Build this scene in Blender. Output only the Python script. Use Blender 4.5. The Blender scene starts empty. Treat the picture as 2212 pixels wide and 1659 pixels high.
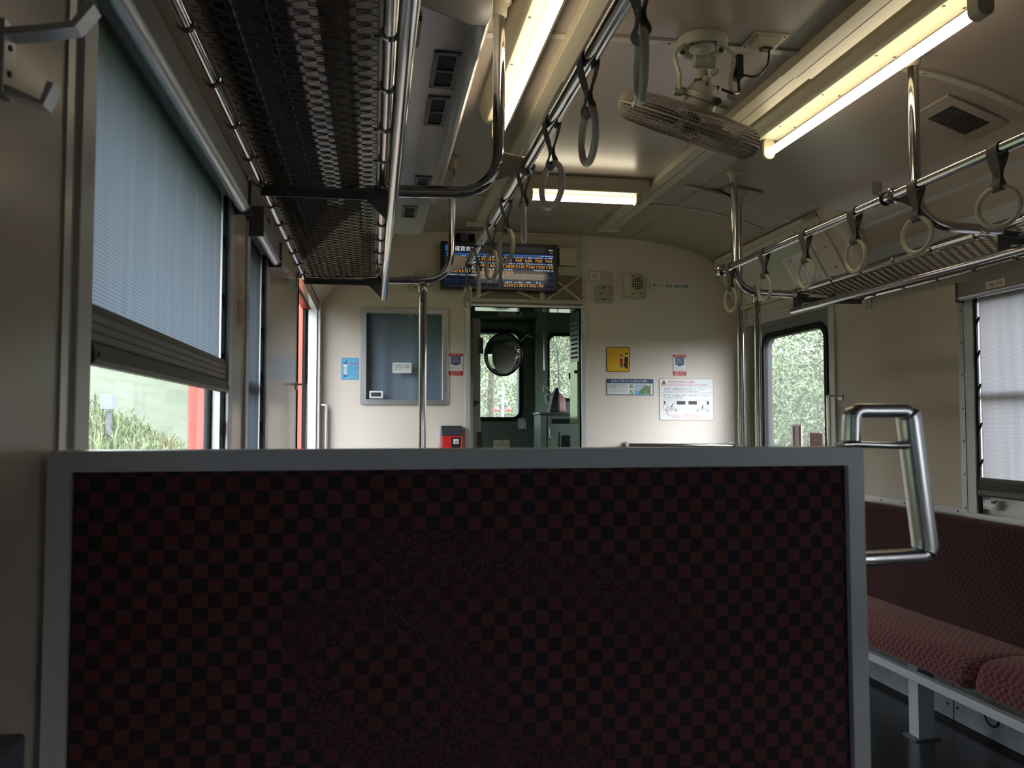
import bpy, bmesh, math, random
from math import sin, cos, pi, radians, sqrt
from mathutils import Vector, Matrix

random.seed(7)
scene = bpy.context.scene
COL = scene.collection

# ------------------------------------------------------------------ camera
H = 1.15
TH, PS = math.atan(85.5 / 1800), radians(9.452)
fw = Vector((sin(PS) * cos(TH), cos(PS) * cos(TH), sin(TH)))
rt = Vector((cos(PS), -sin(PS), 0))
up = rt.cross(fw)
cam_data = bpy.data.cameras.new('camera')
cam_data.sensor_fit = 'HORIZONTAL'
cam_data.sensor_width = 17.3
cam_data.lens = 1800 / 2212 * 17.3
cam_data.clip_start = 0.02
cam_data.dof.use_dof = True
cam_data.dof.focus_distance = 4.4
cam_data.dof.aperture_fstop = 6.0
cam = bpy.data.objects.new('camera', cam_data)
COL.objects.link(cam)
cam.matrix_world = Matrix(((rt.x, up.x, -fw.x, 0), (rt.y, up.y, -fw.y, 0), (rt.z, up.z, -fw.z, H), (0, 0, 0, 1)))
scene.camera = cam

# ------------------------------------------------------------------ world (bright overcast sky) and exposure
SKY, GLOW = 7.0, 17.0
world = bpy.data.worlds.new('sky')
scene.world = world
world.use_nodes = True
wn = world.node_tree
wn.nodes.clear()
w_out = wn.nodes.new('ShaderNodeOutputWorld')
w_bg = wn.nodes.new('ShaderNodeBackground')
w_tc = wn.nodes.new('ShaderNodeTexCoord')
w_sep = wn.nodes.new('ShaderNodeSeparateXYZ')
w_ramp = wn.nodes.new('ShaderNodeValToRGB')
w_ramp.color_ramp.elements[0].position = 0.0
w_ramp.color_ramp.elements[0].color = (0.90, 0.95, 1.0, 1)
w_ramp.color_ramp.elements[1].position = 0.9
w_ramp.color_ramp.elements[1].color = (0.80, 0.90, 1.0, 1)
wn.links.new(w_tc.outputs['Generated'], w_sep.inputs[0])
wn.links.new(w_sep.outputs['Z'], w_ramp.inputs[0])
wn.links.new(w_ramp.outputs[0], w_bg.inputs[0])
# brighter hazy patch of cloud around the hidden sun, high on the right behind the camera
w_dot = wn.nodes.new('ShaderNodeVectorMath'); w_dot.operation = 'DOT_PRODUCT'
w_nrm = wn.nodes.new('ShaderNodeVectorMath'); w_nrm.operation = 'NORMALIZE'
w_dot.inputs[1].default_value = Vector((0.50, -0.70, 0.46)).normalized()
w_mx = wn.nodes.new('ShaderNodeMath'); w_mx.operation = 'MAXIMUM'; w_mx.inputs[1].default_value = 0.0
w_pw = wn.nodes.new('ShaderNodeMath'); w_pw.operation = 'POWER'; w_pw.inputs[1].default_value = 9.0
w_st = wn.nodes.new('ShaderNodeMath'); w_st.operation = 'MULTIPLY_ADD'; w_st.inputs[1].default_value = GLOW; w_st.inputs[2].default_value = SKY
wn.links.new(w_tc.outputs['Generated'], w_nrm.inputs[0]); wn.links.new(w_nrm.outputs[0], w_dot.inputs[0])
wn.links.new(w_dot.outputs['Value'], w_mx.inputs[0]); wn.links.new(w_mx.outputs[0], w_pw.inputs[0])
wn.links.new(w_pw.outputs[0], w_st.inputs[0]); wn.links.new(w_st.outputs[0], w_bg.inputs[1])
wn.links.new(w_bg.outputs[0], w_out.inputs[0])
scene.view_settings.view_transform = 'Standard'
scene.view_settings.look = 'None'
scene.view_settings.gamma = 1.0
scene.view_settings.use_curve_mapping = False
scene.view_settings.exposure = 0.4
TUBE = 7.0
scene.cycles.max_bounces = 10
scene.cycles.diffuse_bounces = 6
scene.cycles.transparent_max_bounces = 24
scene.cycles.sample_clamp_indirect = 6.0
scene.cycles.caustics_reflective = False
scene.cycles.caustics_refractive = False

# ------------------------------------------------------------------ materials
MATS = {}
def mat(name, color, rough=0.5, metal=0.0, coat=0.0, emit=None, es=0.0, noise=0.0, nscale=8.0, rvar=0.0, bump=0.0, spec=0.5, alpha=None):
    m = bpy.data.materials.new(name)
    m.use_nodes = True
    nt = m.node_tree
    b = nt.nodes['Principled BSDF']
    b.inputs['Base Color'].default_value = (*color, 1)
    b.inputs['Roughness'].default_value = rough
    b.inputs['Metallic'].default_value = metal
    b.inputs['Coat Weight'].default_value = coat
    b.inputs['Specular IOR Level'].default_value = spec
    if emit:
        b.inputs['Emission Color'].default_value = (*emit, 1)
        b.inputs['Emission Strength'].default_value = es
    if noise or rvar or bump:
        tc = nt.nodes.new('ShaderNodeTexCoord')
        n = nt.nodes.new('ShaderNodeTexNoise')
        n.inputs['Scale'].default_value = nscale
        n.inputs['Detail'].default_value = 6
        nt.links.new(tc.outputs['Object'], n.inputs['Vector'])
        if noise:
            mx = nt.nodes.new('ShaderNodeMix'); mx.data_type = 'RGBA'
            mx.inputs['A'].default_value = (*[c * (1 - noise) for c in color], 1)
            mx.inputs['B'].default_value = (*[min(1, c * (1 + noise)) for c in color], 1)
            nt.links.new(n.outputs['Fac'], mx.inputs['Factor'])
            nt.links.new(mx.outputs['Result'], b.inputs['Base Color'])
        if rvar:
            mr = nt.nodes.new('ShaderNodeMapRange')
            mr.inputs['To Min'].default_value = max(0.02, rough - rvar)
            mr.inputs['To Max'].default_value = rough + rvar
            nt.links.new(n.outputs['Fac'], mr.inputs['Value'])
            nt.links.new(mr.outputs['Result'], b.inputs['Roughness'])
        if bump:
            bp = nt.nodes.new('ShaderNodeBump')
            bp.inputs['Strength'].default_value = bump
            bp.inputs['Distance'].default_value = 0.002
            nt.links.new(n.outputs['Fac'], bp.inputs['Height'])
            nt.links.new(bp.outputs['Normal'], b.inputs['Normal'])
    MATS[name] = m
    return m

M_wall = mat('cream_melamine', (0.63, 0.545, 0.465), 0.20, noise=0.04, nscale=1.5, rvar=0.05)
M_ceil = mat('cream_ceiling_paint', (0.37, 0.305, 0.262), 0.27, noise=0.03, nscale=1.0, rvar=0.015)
M_endw = mat('cream_end_wall', (0.72, 0.63, 0.56), 0.55, noise=0.03, nscale=2.0)
M_strip = mat('pale_joint_strip', (0.50, 0.45, 0.40), 0.3)
M_panel = mat('pale_access_panel', (0.56, 0.57, 0.50), 0.35)
M_platem = mat('tarnished_bracket_steel', (0.30, 0.27, 0.23), 0.3, metal=0.8)
M_duct = mat('duct_paint', (0.50, 0.48, 0.46), 0.22, noise=0.05, nscale=3)
M_beige = mat('beige_painted_metal', (0.50, 0.45, 0.33), 0.38, noise=0.05)
M_fanp = mat('fan_paint', (0.42, 0.42, 0.34), 0.35, noise=0.08, nscale=20)
M_alu = mat('aluminium_trim', (0.55, 0.56, 0.57), 0.32, metal=0.85, rvar=0.06, nscale=30)
M_aluw = mat('pale_anodised_frame', (0.60, 0.62, 0.62), 0.35, metal=0.35)
M_chrome = mat('polished_steel', (0.62, 0.61, 0.60), 0.10, metal=1.0, rvar=0.04, nscale=40)
M_cast = mat('cast_handle_metal', (0.58, 0.59, 0.60), 0.27, metal=1.0)
M_dark = mat('black_rubber', (0.009, 0.009, 0.010), 0.6, spec=0.15)
M_black = mat('black_plastic', (0.018, 0.018, 0.019), 0.30)
M_grey = mat('grey_painted_frame', (0.38, 0.41, 0.44), 0.38, noise=0.05, nscale=25, bump=0.08)
M_seatf = mat('lightened_grey_seat_frame', (0.63, 0.665, 0.70), 0.34, noise=0.04, nscale=25, bump=0.08)  # frame grey lightened to make up for the low light on its front
M_greydark = mat('dark_grey_steel', (0.10, 0.10, 0.11), 0.45)
M_doorg = mat('grey_door_leaf', (0.22, 0.22, 0.225), 0.32, metal=0.3)
M_red = mat('red_exterior_paint', (0.75, 0.10, 0.055), 0.35)
M_floor = mat('dark_vinyl_floor', (0.022, 0.024, 0.026), 0.22, noise=0.15, nscale=6, rvar=0.06)
M_skirt = mat('heater_casing', (0.16, 0.175, 0.20), 0.5, noise=0.35, nscale=12)
M_strap = mat('grey_strap_webbing', (0.135, 0.125, 0.11), 0.6)
M_ring = mat('milky_ring_plastic', (0.62, 0.60, 0.48), 0.25, coat=0.2)
MATS['milky_ring_plastic'].node_tree.nodes['Principled BSDF'].inputs['Subsurface Weight'].default_value = 0.15
M_wire = mat('net_wire', (0.10, 0.095, 0.09), 0.38, metal=0.7)
M_cage = mat('fan_cage_wire', (0.30, 0.25, 0.21), 0.45)
M_screw = mat('screw_head', (0.08, 0.075, 0.07), 0.4, metal=0.6)
M_tube = mat('lit_tube', (1, 1, 1), 0.4, emit=(1.0, 0.87, 0.62), es=TUBE)
M_white = mat('white_print', (0.78, 0.78, 0.78), 0.4)
M_ink = mat('black_ink', (0.02, 0.02, 0.022), 0.5)
M_inkred = mat('red_ink', (0.50, 0.03, 0.035), 0.45)
M_inkblue = mat('navy_ink', (0.03, 0.06, 0.17), 0.45)
M_yellow = mat('yellow_print', (0.80, 0.46, 0.015), 0.4)
M_cyan = mat('sky_blue_print', (0.12, 0.45, 0.72), 0.4)
M_blue = mat('mid_blue_print', (0.02, 0.15, 0.45), 0.4)
M_green = mat('green_print', (0.12, 0.28, 0.10), 0.5)
M_paleblue = mat('pale_blue_print', (0.45, 0.55, 0.65), 0.5)
M_pink = mat('pink_print', (0.65, 0.2, 0.28), 0.5)
M_skin = mat('pale_print', (0.75, 0.66, 0.58), 0.5)
M_redbox = mat('red_machine_casing', (0.55, 0.02, 0.018), 0.3)
M_navybox = mat('dark_machine_top', (0.035, 0.04, 0.055), 0.35)
M_cab = mat('dark_green_cab_paint', (0.085, 0.115, 0.095), 0.45, noise=0.1)
M_cabl = mat('green_cab_cabinet', (0.14, 0.20, 0.16), 0.35)
M_mirror = mat('mirror_glass', (0.75, 0.78, 0.8), 0.02, metal=1.0)
M_curtain = mat('blue_grey_curtain', (0.17, 0.22, 0.29), 0.8, noise=0.1, nscale=3)
M_bag = mat('dark_leather_bag', (0.05, 0.04, 0.045), 0.4)
M_bagr = mat('reddish_leather', (0.28, 0.11, 0.08), 0.35)
M_scr = mat('screen_dark', (0.01, 0.011, 0.014), 0.08, emit=(0.02, 0.03, 0.05), es=0.10)
M_scrb = mat('screen_blue_line', (0.01, 0.02, 0.05), 0.2, emit=(0.05, 0.20, 0.65), es=0.28)
M_scrbd = mat('screen_blue_fill', (0.01, 0.02, 0.05), 0.12, emit=(0.01, 0.04, 0.14), es=0.12)
M_scrw = mat('screen_white', (0.1, 0.1, 0.1), 0.2, emit=(0.85, 0.92, 1.0), es=0.5)
M_scro = mat('screen_orange', (0.1, 0.05, 0.02), 0.2, emit=(1.0, 0.42, 0.06), es=0.55)
M_leafs = [mat('leaf_' + n, c, 0.6, noise=0.3, nscale=0.8) for n, c in
           (('mid', (0.06, 0.095, 0.034)), ('pale', (0.09, 0.125, 0.045)), ('deep', (0.04, 0.07, 0.025)))]
M_bark = mat('bark', (0.12, 0.09, 0.06), 0.8, noise=0.3)
M_grass = mat('grass_blades', (0.095, 0.12, 0.04), 0.6, noise=0.35, nscale=1.2)
M_soil = mat('grassy_ground', (0.048, 0.062, 0.028), 0.9, noise=0.4, nscale=0.7)
M_lampred = mat('signal_red', (0.6, 0.03, 0.03), 0.3, emit=(1, 0.05, 0.05), es=0.6)

def glass_mat(name, haze=0.08, tint=(1, 1, 1), refl=0.06):
    m = bpy.data.materials.new(name); m.use_nodes = True
    nt = m.node_tree; nt.nodes.clear()
    o = nt.nodes.new('ShaderNodeOutputMaterial')
    t = nt.nodes.new('ShaderNodeBsdfTransparent'); t.inputs[0].default_value = (*tint, 1)
    g = nt.nodes.new('ShaderNodeBsdfGlossy'); g.inputs['Roughness'].default_value = 0.02
    d = nt.nodes.new('ShaderNodeBsdfTranslucent'); d.inputs[0].default_value = (0.9, 0.9, 0.88, 1)
    fr = nt.nodes.new('ShaderNodeFresnel'); fr.inputs[0].default_value = 1.45
    m1 = nt.nodes.new('ShaderNodeMixShader'); m1.inputs[0].default_value = haze
    m2 = nt.nodes.new('ShaderNodeMixShader')
    nt.links.new(t.outputs[0], m1.inputs[1]); nt.links.new(d.outputs[0], m1.inputs[2])
    ge = nt.nodes.new('ShaderNodeNewGeometry'); inv = nt.nodes.new('ShaderNodeMath'); inv.operation = 'SUBTRACT'; inv.inputs[0].default_value = 1.0
    mu = nt.nodes.new('ShaderNodeMath'); mu.operation = 'MULTIPLY'
    nt.links.new(ge.outputs['Backfacing'], inv.inputs[1]); nt.links.new(inv.outputs[0], mu.inputs[0]); nt.links.new(fr.outputs[0], mu.inputs[1])
    nt.links.new(mu.outputs[0], m2.inputs[0]); nt.links.new(m1.outputs[0], m2.inputs[1]); nt.links.new(g.outputs[0], m2.inputs[2])
    nt.links.new(m2.outputs[0], o.inputs[0])
    MATS[name] = m
    return m
M_glass = glass_mat('dusty_window_glass', 0.022)
M_glassc = glass_mat('clear_cover_glass', 0.0)

def blind_mat(name, trans, col, direction='Z'):
    m = bpy.data.materials.new(name); m.use_nodes = True
    nt = m.node_tree; nt.nodes.clear()
    o = nt.nodes.new('ShaderNodeOutputMaterial')
    tc = nt.nodes.new('ShaderNodeTexCoord')
    w = nt.nodes.new('ShaderNodeTexWave'); w.wave_type = 'BANDS'; w.bands_direction = 'Z'
    w.inputs['Scale'].default_value = 62.0
    n = nt.nodes.new('ShaderNodeTexNoise'); n.inputs['Scale'].default_value = 3.0
    mp = nt.nodes.new('ShaderNodeMapping'); mp.inputs['Scale'].default_value = (1, 9, 0.4)
    mx = nt.nodes.new('ShaderNodeMix'); mx.data_type = 'RGBA'
    mx.inputs['A'].default_value = (*[c * 0.72 for c in col], 1); mx.inputs['B'].default_value = (*col, 1)
    mx2 = nt.nodes.new('ShaderNodeMix'); mx2.data_type = 'RGBA'; mx2.blend_type = 'MULTIPLY'; mx2.inputs['Factor'].default_value = 0.35
    nt.links.new(tc.outputs['Object'], w.inputs['Vector'])
    nt.links.new(tc.outputs['Object'], mp.inputs['Vector']); nt.links.new(mp.outputs[0], n.inputs['Vector'])
    nt.links.new(w.outputs['Fac'], mx.inputs['Factor'])
    nt.links.new(mx.outputs['Result'], mx2.inputs['A'])
    nt.links.new(n.outputs['Fac'], mx2.inputs['B'])
    d = nt.nodes.new('ShaderNodeBsdfDiffuse'); t = nt.nodes.new('ShaderNodeBsdfTranslucent')
    nt.links.new(mx2.outputs['Result'], d.inputs[0]); nt.links.new(mx2.outputs['Result'], t.inputs[0])
    ms = nt.nodes.new('ShaderNodeMixShader'); ms.inputs[0].default_value = trans
    nt.links.new(d.outputs[0], ms.inputs[1]); nt.links.new(t.outputs[0], ms.inputs[2])
    nt.links.new(ms.outputs[0], o.inputs[0])
    MATS[name] = m
    return m
M_blind = blind_mat('blue_grey_blind_fabric', 0.32, (0.33, 0.395, 0.475))
M_blindd = blind_mat('dimmed_blue_grey_blind_fabric', 0.25, (0.20, 0.24, 0.29))  # darkened copy of the blue-grey fabric, dim backlight put into its colour
M_blindr = blind_mat('pale_grey_blind_fabric', 0.30, (0.40, 0.40, 0.42))

def check_mat(name, cell, c1, c2, offs=(0.3, 0.3, 0.3)):
    m = bpy.data.materials.new(name); m.use_nodes = True
    nt = m.node_tree; b = nt.nodes['Principled BSDF']
    b.inputs['Roughness'].default_value = 0.9
    b.inputs['Sheen Weight'].default_value = 0.25
    b.inputs['Sheen Roughness'].default_value = 0.5
    b.inputs['Sheen Tint'].default_value = (0.8, 0.5, 0.45, 1)
    b.inputs['Specular IOR Level'].default_value = 0.15
    tc = nt.nodes.new('ShaderNodeTexCoord')
    n = nt.nodes.new('ShaderNodeTexNoise'); n.inputs['Scale'].default_value = 420; n.inputs['Detail'].default_value = 1
    mp = nt.nodes.new('ShaderNodeMapping'); mp.inputs['Location'].default_value = offs
    mp.inputs['Rotation'].default_value = (0, 0, 0)
    sub = nt.nodes.new('ShaderNodeVectorMath'); sub.operation = 'SUBTRACT'; sub.inputs[1].default_value = (0.5, 0.5, 0.5)
    sc = nt.nodes.new('ShaderNodeVectorMath'); sc.operation = 'SCALE'; sc.inputs['Scale'].default_value = 0.0042
    ad = nt.nodes.new('ShaderNodeVectorMath'); ad.operation = 'ADD'
    ck = nt.nodes.new('ShaderNodeTexChecker'); ck.inputs['Scale'].default_value = 1 / cell
    ck.inputs['Color1'].default_value = (*c1, 1); ck.inputs['Color2'].default_value = (*c2, 1)
    nt.links.new(tc.outputs['Object'], mp.inputs[0]); nt.links.new(tc.outputs['Object'], n.inputs['Vector'])
    nt.links.new(n.outputs['Color'], sub.inputs[0]); nt.links.new(sub.outputs[0], sc.inputs[0])
    nt.links.new(mp.outputs[0], ad.inputs[0]); nt.links.new(sc.outputs[0], ad.inputs[1])
    nt.links.new(ad.outputs[0], ck.inputs['Vector'])
    v = nt.nodes.new('ShaderNodeTexNoise'); v.inputs['Scale'].default_value = 900
    mx = nt.nodes.new('ShaderNodeMix'); mx.data_type = 'RGBA'; mx.blend_type = 'MULTIPLY'; mx.inputs['Factor'].default_value = 0.5
    nt.links.new(tc.outputs['Object'], v.inputs['Vector'])
    nt.links.new(ck.outputs['Color'], mx.inputs['A']); nt.links.new(v.outputs['Fac'], mx.inputs['B'])
    nt.links.new(mx.outputs['Result'], b.inputs['Base Color'])
    bp = nt.nodes.new('ShaderNodeBump'); bp.inputs['Strength'].default_value = 0.25; bp.inputs['Distance'].default_value = 0.001
    nt.links.new(v.outputs['Fac'], bp.inputs['Height']); nt.links.new(bp.outputs[0], b.inputs['Normal'])
    MATS[name] = m
    return m
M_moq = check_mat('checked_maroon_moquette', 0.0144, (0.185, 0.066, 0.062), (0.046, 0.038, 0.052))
M_moqd = check_mat('checked_dark_backrest_moquette', 0.0144, (0.085, 0.030, 0.028), (0.024, 0.018, 0.024))  # same fabric as the bench cushions, darkened to carry the backrest's shade
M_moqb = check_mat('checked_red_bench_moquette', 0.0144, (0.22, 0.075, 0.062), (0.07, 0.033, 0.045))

# ------------------------------------------------------------------ mesh builder
class MB:
    def __init__(s):
        s.v = []; s.f = []; s.m = []
    def add(s, vs, fs, m=0, mtx=None):
        o = len(s.v)
        if mtx is not None: vs = [mtx @ Vector(p) for p in vs]
        s.v += [tuple(p) for p in vs]
        for f in fs: s.f.append(tuple(i + o for i in f)); s.m.append(m)
        return s
    def box(s, x0, x1, y0, y1, z0, z1, m=0, mtx=None):
        vs = [(x, y, z) for x in (x0, x1) for y in (y0, y1) for z in (z0, z1)]
        return s.add(vs, [(0, 1, 3, 2), (4, 6, 7, 5), (0, 4, 5, 1), (2, 3, 7, 6), (0, 2, 6, 4), (1, 5, 7, 3)], m, mtx)
    def loft(s, secs, closed=False, caps=True, m=0, mtx=None, ring=True):
        n = len(secs[0]); vs = [p for sec in secs for p in sec]; fs = []
        k = len(secs)
        for i in range(k if closed else k - 1):
            a, b = i * n, ((i + 1) % k) * n
            for j in range(n if ring else n - 1):
                j2 = (j + 1) % n
                fs.append((a + j, a + j2, b + j2, b + j))
        if caps and not closed:
            fs.append(tuple(range(n))[::-1]); fs.append(tuple(range((k - 1) * n, k * n)))
        return s.add(vs, fs, m, mtx)
    def tube(s, pts, r, seg=12, closed=False, caps=True, m=0, mtx=None, ry=None, upv=None):
        P = [Vector(p) for p in pts]; k = len(P); secs = []
        U = None
        for i, p in enumerate(P):
            if closed: t = (P[(i + 1) % k] - P[i - 1])
            else: t = P[min(i + 1, k - 1)] - P[max(i - 1, 0)]
            t = t.normalized()
            if upv is not None:
                U = Vector(upv); U = (U - t * U.dot(t)).normalized()
            elif U is None:
                a = Vector((0, 0, 1)) if abs(t.z) < 0.9 else Vector((1, 0, 0))
                U = (a - t * a.dot(t)).normalized()
            else:
                U = (U - t * U.dot(t)).normalized()
            V = t.cross(U)
            rr = r[i] if isinstance(r, (list, tuple)) else r
            r2 = rr if ry is None else ry
            secs.append([p + U * (cos(2 * pi * j / seg) * rr) + V * (sin(2 * pi * j / seg) * r2) for j in range(seg)])
        return s.loft(secs, closed, caps, m, mtx)
    def cyl(s, a, b, r, seg=16, m=0, r2=None, mtx=None):
        return s.tube([a, b], [r, r if r2 is None else r2], seg, m=m, mtx=mtx)
    def lathe(s, prof, seg=24, c=(0, 0, 0), m=0, mtx=None, caps=True):
        secs = [[(c[0] + r * cos(2 * pi * j / seg), c[1] + r * sin(2 * pi * j / seg), c[2] + z) for j in range(seg)] for r, z in prof]
        return s.loft(secs, False, caps, m, mtx)
    def torus(s, c, R, r, ax='X', seg=36, sseg=12, m=0, sx=1.0, mtx=None):
        pts = []
        for i in range(seg):
            a = 2 * pi * i / seg; u, v = cos(a) * R, sin(a) * R * sx
            pts.append({'X': (c[0], c[1] + u, c[2] + v), 'Y': (c[0] + u, c[1], c[2] + v), 'Z': (c[0] + u, c[1] + v, c[2])}[ax])
        return s.tube(pts, r, sseg, closed=True, m=m, mtx=mtx)
    def ball(s, c, r, seg=12, rings=8, m=0, sc=(1, 1, 1), mtx=None):
        prof = [(max(1e-5, r * sin(pi * i / rings)), -r * cos(pi * i / rings)) for i in range(rings + 1)]
        secs = [[(c[0] + q * cos(2 * pi * j / seg) * sc[0], c[1] + q * sin(2 * pi * j / seg) * sc[1], c[2] + z * sc[2]) for j in range(seg)] for q, z in prof]
        return s.loft(secs, False, True, m, mtx)
    def prism(s, poly, ax, a0, a1, m=0, mtx=None):
        def P(u, v, d): return {'X': (d, u, v), 'Y': (u, d, v), 'Z': (u, v, d)}[ax]
        return s.loft([[P(u, v, a0) for u, v in poly], [P(u, v, a1) for u, v in poly]], m=m, mtx=mtx)
    def ringplate(s, outer, inner, ax, a0, a1, m=0, mtx=None):
        def P(u, v, d): return {'X': (d, u, v), 'Y': (u, d, v), 'Z': (u, v, d)}[ax]
        n = len(outer)
        return s.loft([[P(u, v, a0) for u, v in outer], [P(u, v, a1) for u, v in outer],
                       [P(u, v, a1) for u, v in inner], [P(u, v, a0) for u, v in inner]], closed=True, m=m, mtx=mtx)

def rr(u0, u1, v0, v1, r, n=5):
    out = []
    for cx_, cy_, a0 in ((u1 - r, v1 - r, 0), (u0 + r, v1 - r, 90), (u0 + r, v0 + r, 180), (u1 - r, v0 + r, 270)):
        for i in range(n + 1):
            a = radians(a0 + 90 * i / n)
            out.append((cx_ + r * cos(a), cy_ + r * sin(a)))
    return out

def fillet(pts, r, n=8):
    P = [Vector(p) for p in pts]; out = [P[0]]
    for i in range(1, len(P) - 1):
        a, b, c = P[i - 1], P[i], P[i + 1]
        d1, d2 = (a - b).normalized(), (c - b).normalized()
        ang = d1.angle(d2)
        ri = r[i - 1] if isinstance(r, (list, tuple)) else r
        t = min(ri / math.tan(ang / 2), (a - b).length * 0.49, (c - b).length * 0.49)
        p1, p2 = b + d1 * t, b + d2 * t
        for k in range(n + 1):
            u = k / n
            out.append(p1 * (1 - u) ** 2 + b * 2 * u * (1 - u) + p2 * u ** 2)
    out.append(P[-1])
    return out

ORG = {}
def finish(name, mb, mats, loc, smooth=40):
    me = bpy.data.meshes.new(name)
    lx, ly, lz = loc
    me.from_pydata([(x - lx, y - ly, z - lz) for x, y, z in mb.v], [], mb.f)
    if not isinstance(mats, (list, tuple)): mats = [mats]
    for m in mats: me.materials.append(m)
    me.polygons.foreach_set('material_index', mb.m)
    if len(mb.v) < 60000:
        bm = bmesh.new(); bm.from_mesh(me)
        bmesh.ops.recalc_face_normals(bm, faces=bm.faces)
        bm.to_mesh(me); bm.free()
    if smooth:
        me.shade_smooth(); me.set_sharp_from_angle(angle=radians(smooth))
    return me
def bev(o, w, seg=2):
    md = o.modifiers.new('edge', 'BEVEL'); md.width = w; md.segments = seg; md.limit_method = 'ANGLE'; md.angle_limit = radians(40)
    return o
def thing(name, label, cat, loc, group=None):
    o = bpy.data.objects.new(name, None); o.empty_display_size = 0.05
    COL.objects.link(o); o.location = loc
    o['label'] = label; o['category'] = cat
    if group: o['group'] = group
    ORG[o.name] = Vector(loc)
    return o
def part(name, mb, mats, parent, label=None, bevel=0, smooth=40, kind=None):
    org = ORG[parent.name]
    me = finish(name, mb, mats, org, smooth)
    o = bpy.data.objects.new(name, me); COL.objects.link(o); o.parent = parent
    ORG[o.name] = org
    if label: o['label'] = label
    if kind: o['kind'] = kind
    if bevel: bev(o, bevel)
    return o
def single(name, mb, mats, label, cat, loc=(0, 0, 0), group=None, bevel=0, smooth=40, kind=None):
    me = finish(name, mb, mats, loc, smooth)
    o = bpy.data.objects.new(name, me); COL.objects.link(o); o.location = loc
    o['label'] = label; o['category'] = cat
    if group: o['group'] = group
    if kind: o['kind'] = kind
    ORG[o.name] = Vector(loc)
    if bevel: bev(o, bevel)
    return o
def struct(name, mb, mats, label=None, bevel=0, smooth=40, loc=(0, 0, 0)):
    me = finish(name, mb, mats, loc, smooth)
    o = bpy.data.objects.new(name, me); COL.objects.link(o); o.location = loc
    o['kind'] = 'structure'
    if label: o['label'] = label
    ORG[o.name] = Vector(loc)
    if bevel: bev(o, bevel)
    return o

# text as flat printed mesh:  plane 'Y' faces -Y (u = x, v = z), 'X' faces -X (u = -y, v = z), 'L' faces +X (u = y)
_fc = {}
def glyphs(s):
    if s in _fc: return _fc[s]
    cu = bpy.data.curves.new('t', 'FONT'); cu.body = s; cu.size = 1.0; cu.resolution_u = 2
    ob = bpy.data.objects.new('t', cu); COL.objects.link(ob)
    dg = bpy.context.evaluated_depsgraph_get()
    me = bpy.data.meshes.new_from_object(ob.evaluated_get(dg))
    vs = [(v.co.x, v.co.y) for v in me.vertices]; fs = [tuple(p.vertices) for p in me.polygons]
    bpy.data.objects.remove(ob); bpy.data.curves.remove(cu); bpy.data.meshes.remove(me)
    if vs:
        x0 = min(v[0] for v in vs); x1 = max(v[0] for v in vs); y0 = min(v[1] for v in vs); y1 = max(v[1] for v in vs)
    else: x0 = x1 = y0 = y1 = 0
    _fc[s] = (vs, fs, x0, x1, y0, y1)
    return _fc[s]
def text(mb, s, x, z, d, h=None, w=None, align='L', m=0, plane='Y', mtx=None):
    """left/centre/right x, bottom z, glyph height h, optional exact width w"""
    vs, fs, x0, x1, y0, y1 = glyphs(s)
    if not vs: return
    k = (h / (y1 - y0)) if h else w / (x1 - x0)
    kx = k if not w else w / (x1 - x0)
    if not h: k = kx
    W = (x1 - x0) * kx
    ox = x - {'L': 0, 'C': W / 2, 'R': W}[align]
    out = []
    for a, b in vs:
        u, v = ox + (a - x0) * kx, z + (b - y0) * k
        out.append((u, d, v) if plane == 'Y' else ((d, -u, v) if plane == 'X' else (d, u, v)))
    mb.add(out, fs, m, mtx)
def flat(mb, x0, x1, z0, z1, d, m=0, r=0.0, plane='Y', t=0.0004):
    pts = rr(x0, x1, z0, z1, r, 4) if r > 0 else [(x0, z0), (x1, z0), (x1, z1), (x0, z1)]
    if plane == 'Y': mb.prism(pts, 'Y', d, d + t, m)
    else: mb.prism(pts, 'X', d, d + t, m)

def screws(mb, pts, r=0.004, ax='Y', sgn=-1, m=0, h=0.0015):
    for p in pts:
        q = list(p); k = 'XYZ'.index(ax); q[k] += sgn * h
        mb.cyl(p, q, r, 8, m)

XL, XR, YE, YB = -0.322, 2.307, 5.0, -2.6
CX = 0.985
def zc(x): return 2.325 - 0.012 * (x - CX) ** 2 - 0.07 * (x - CX) ** 4

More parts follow.
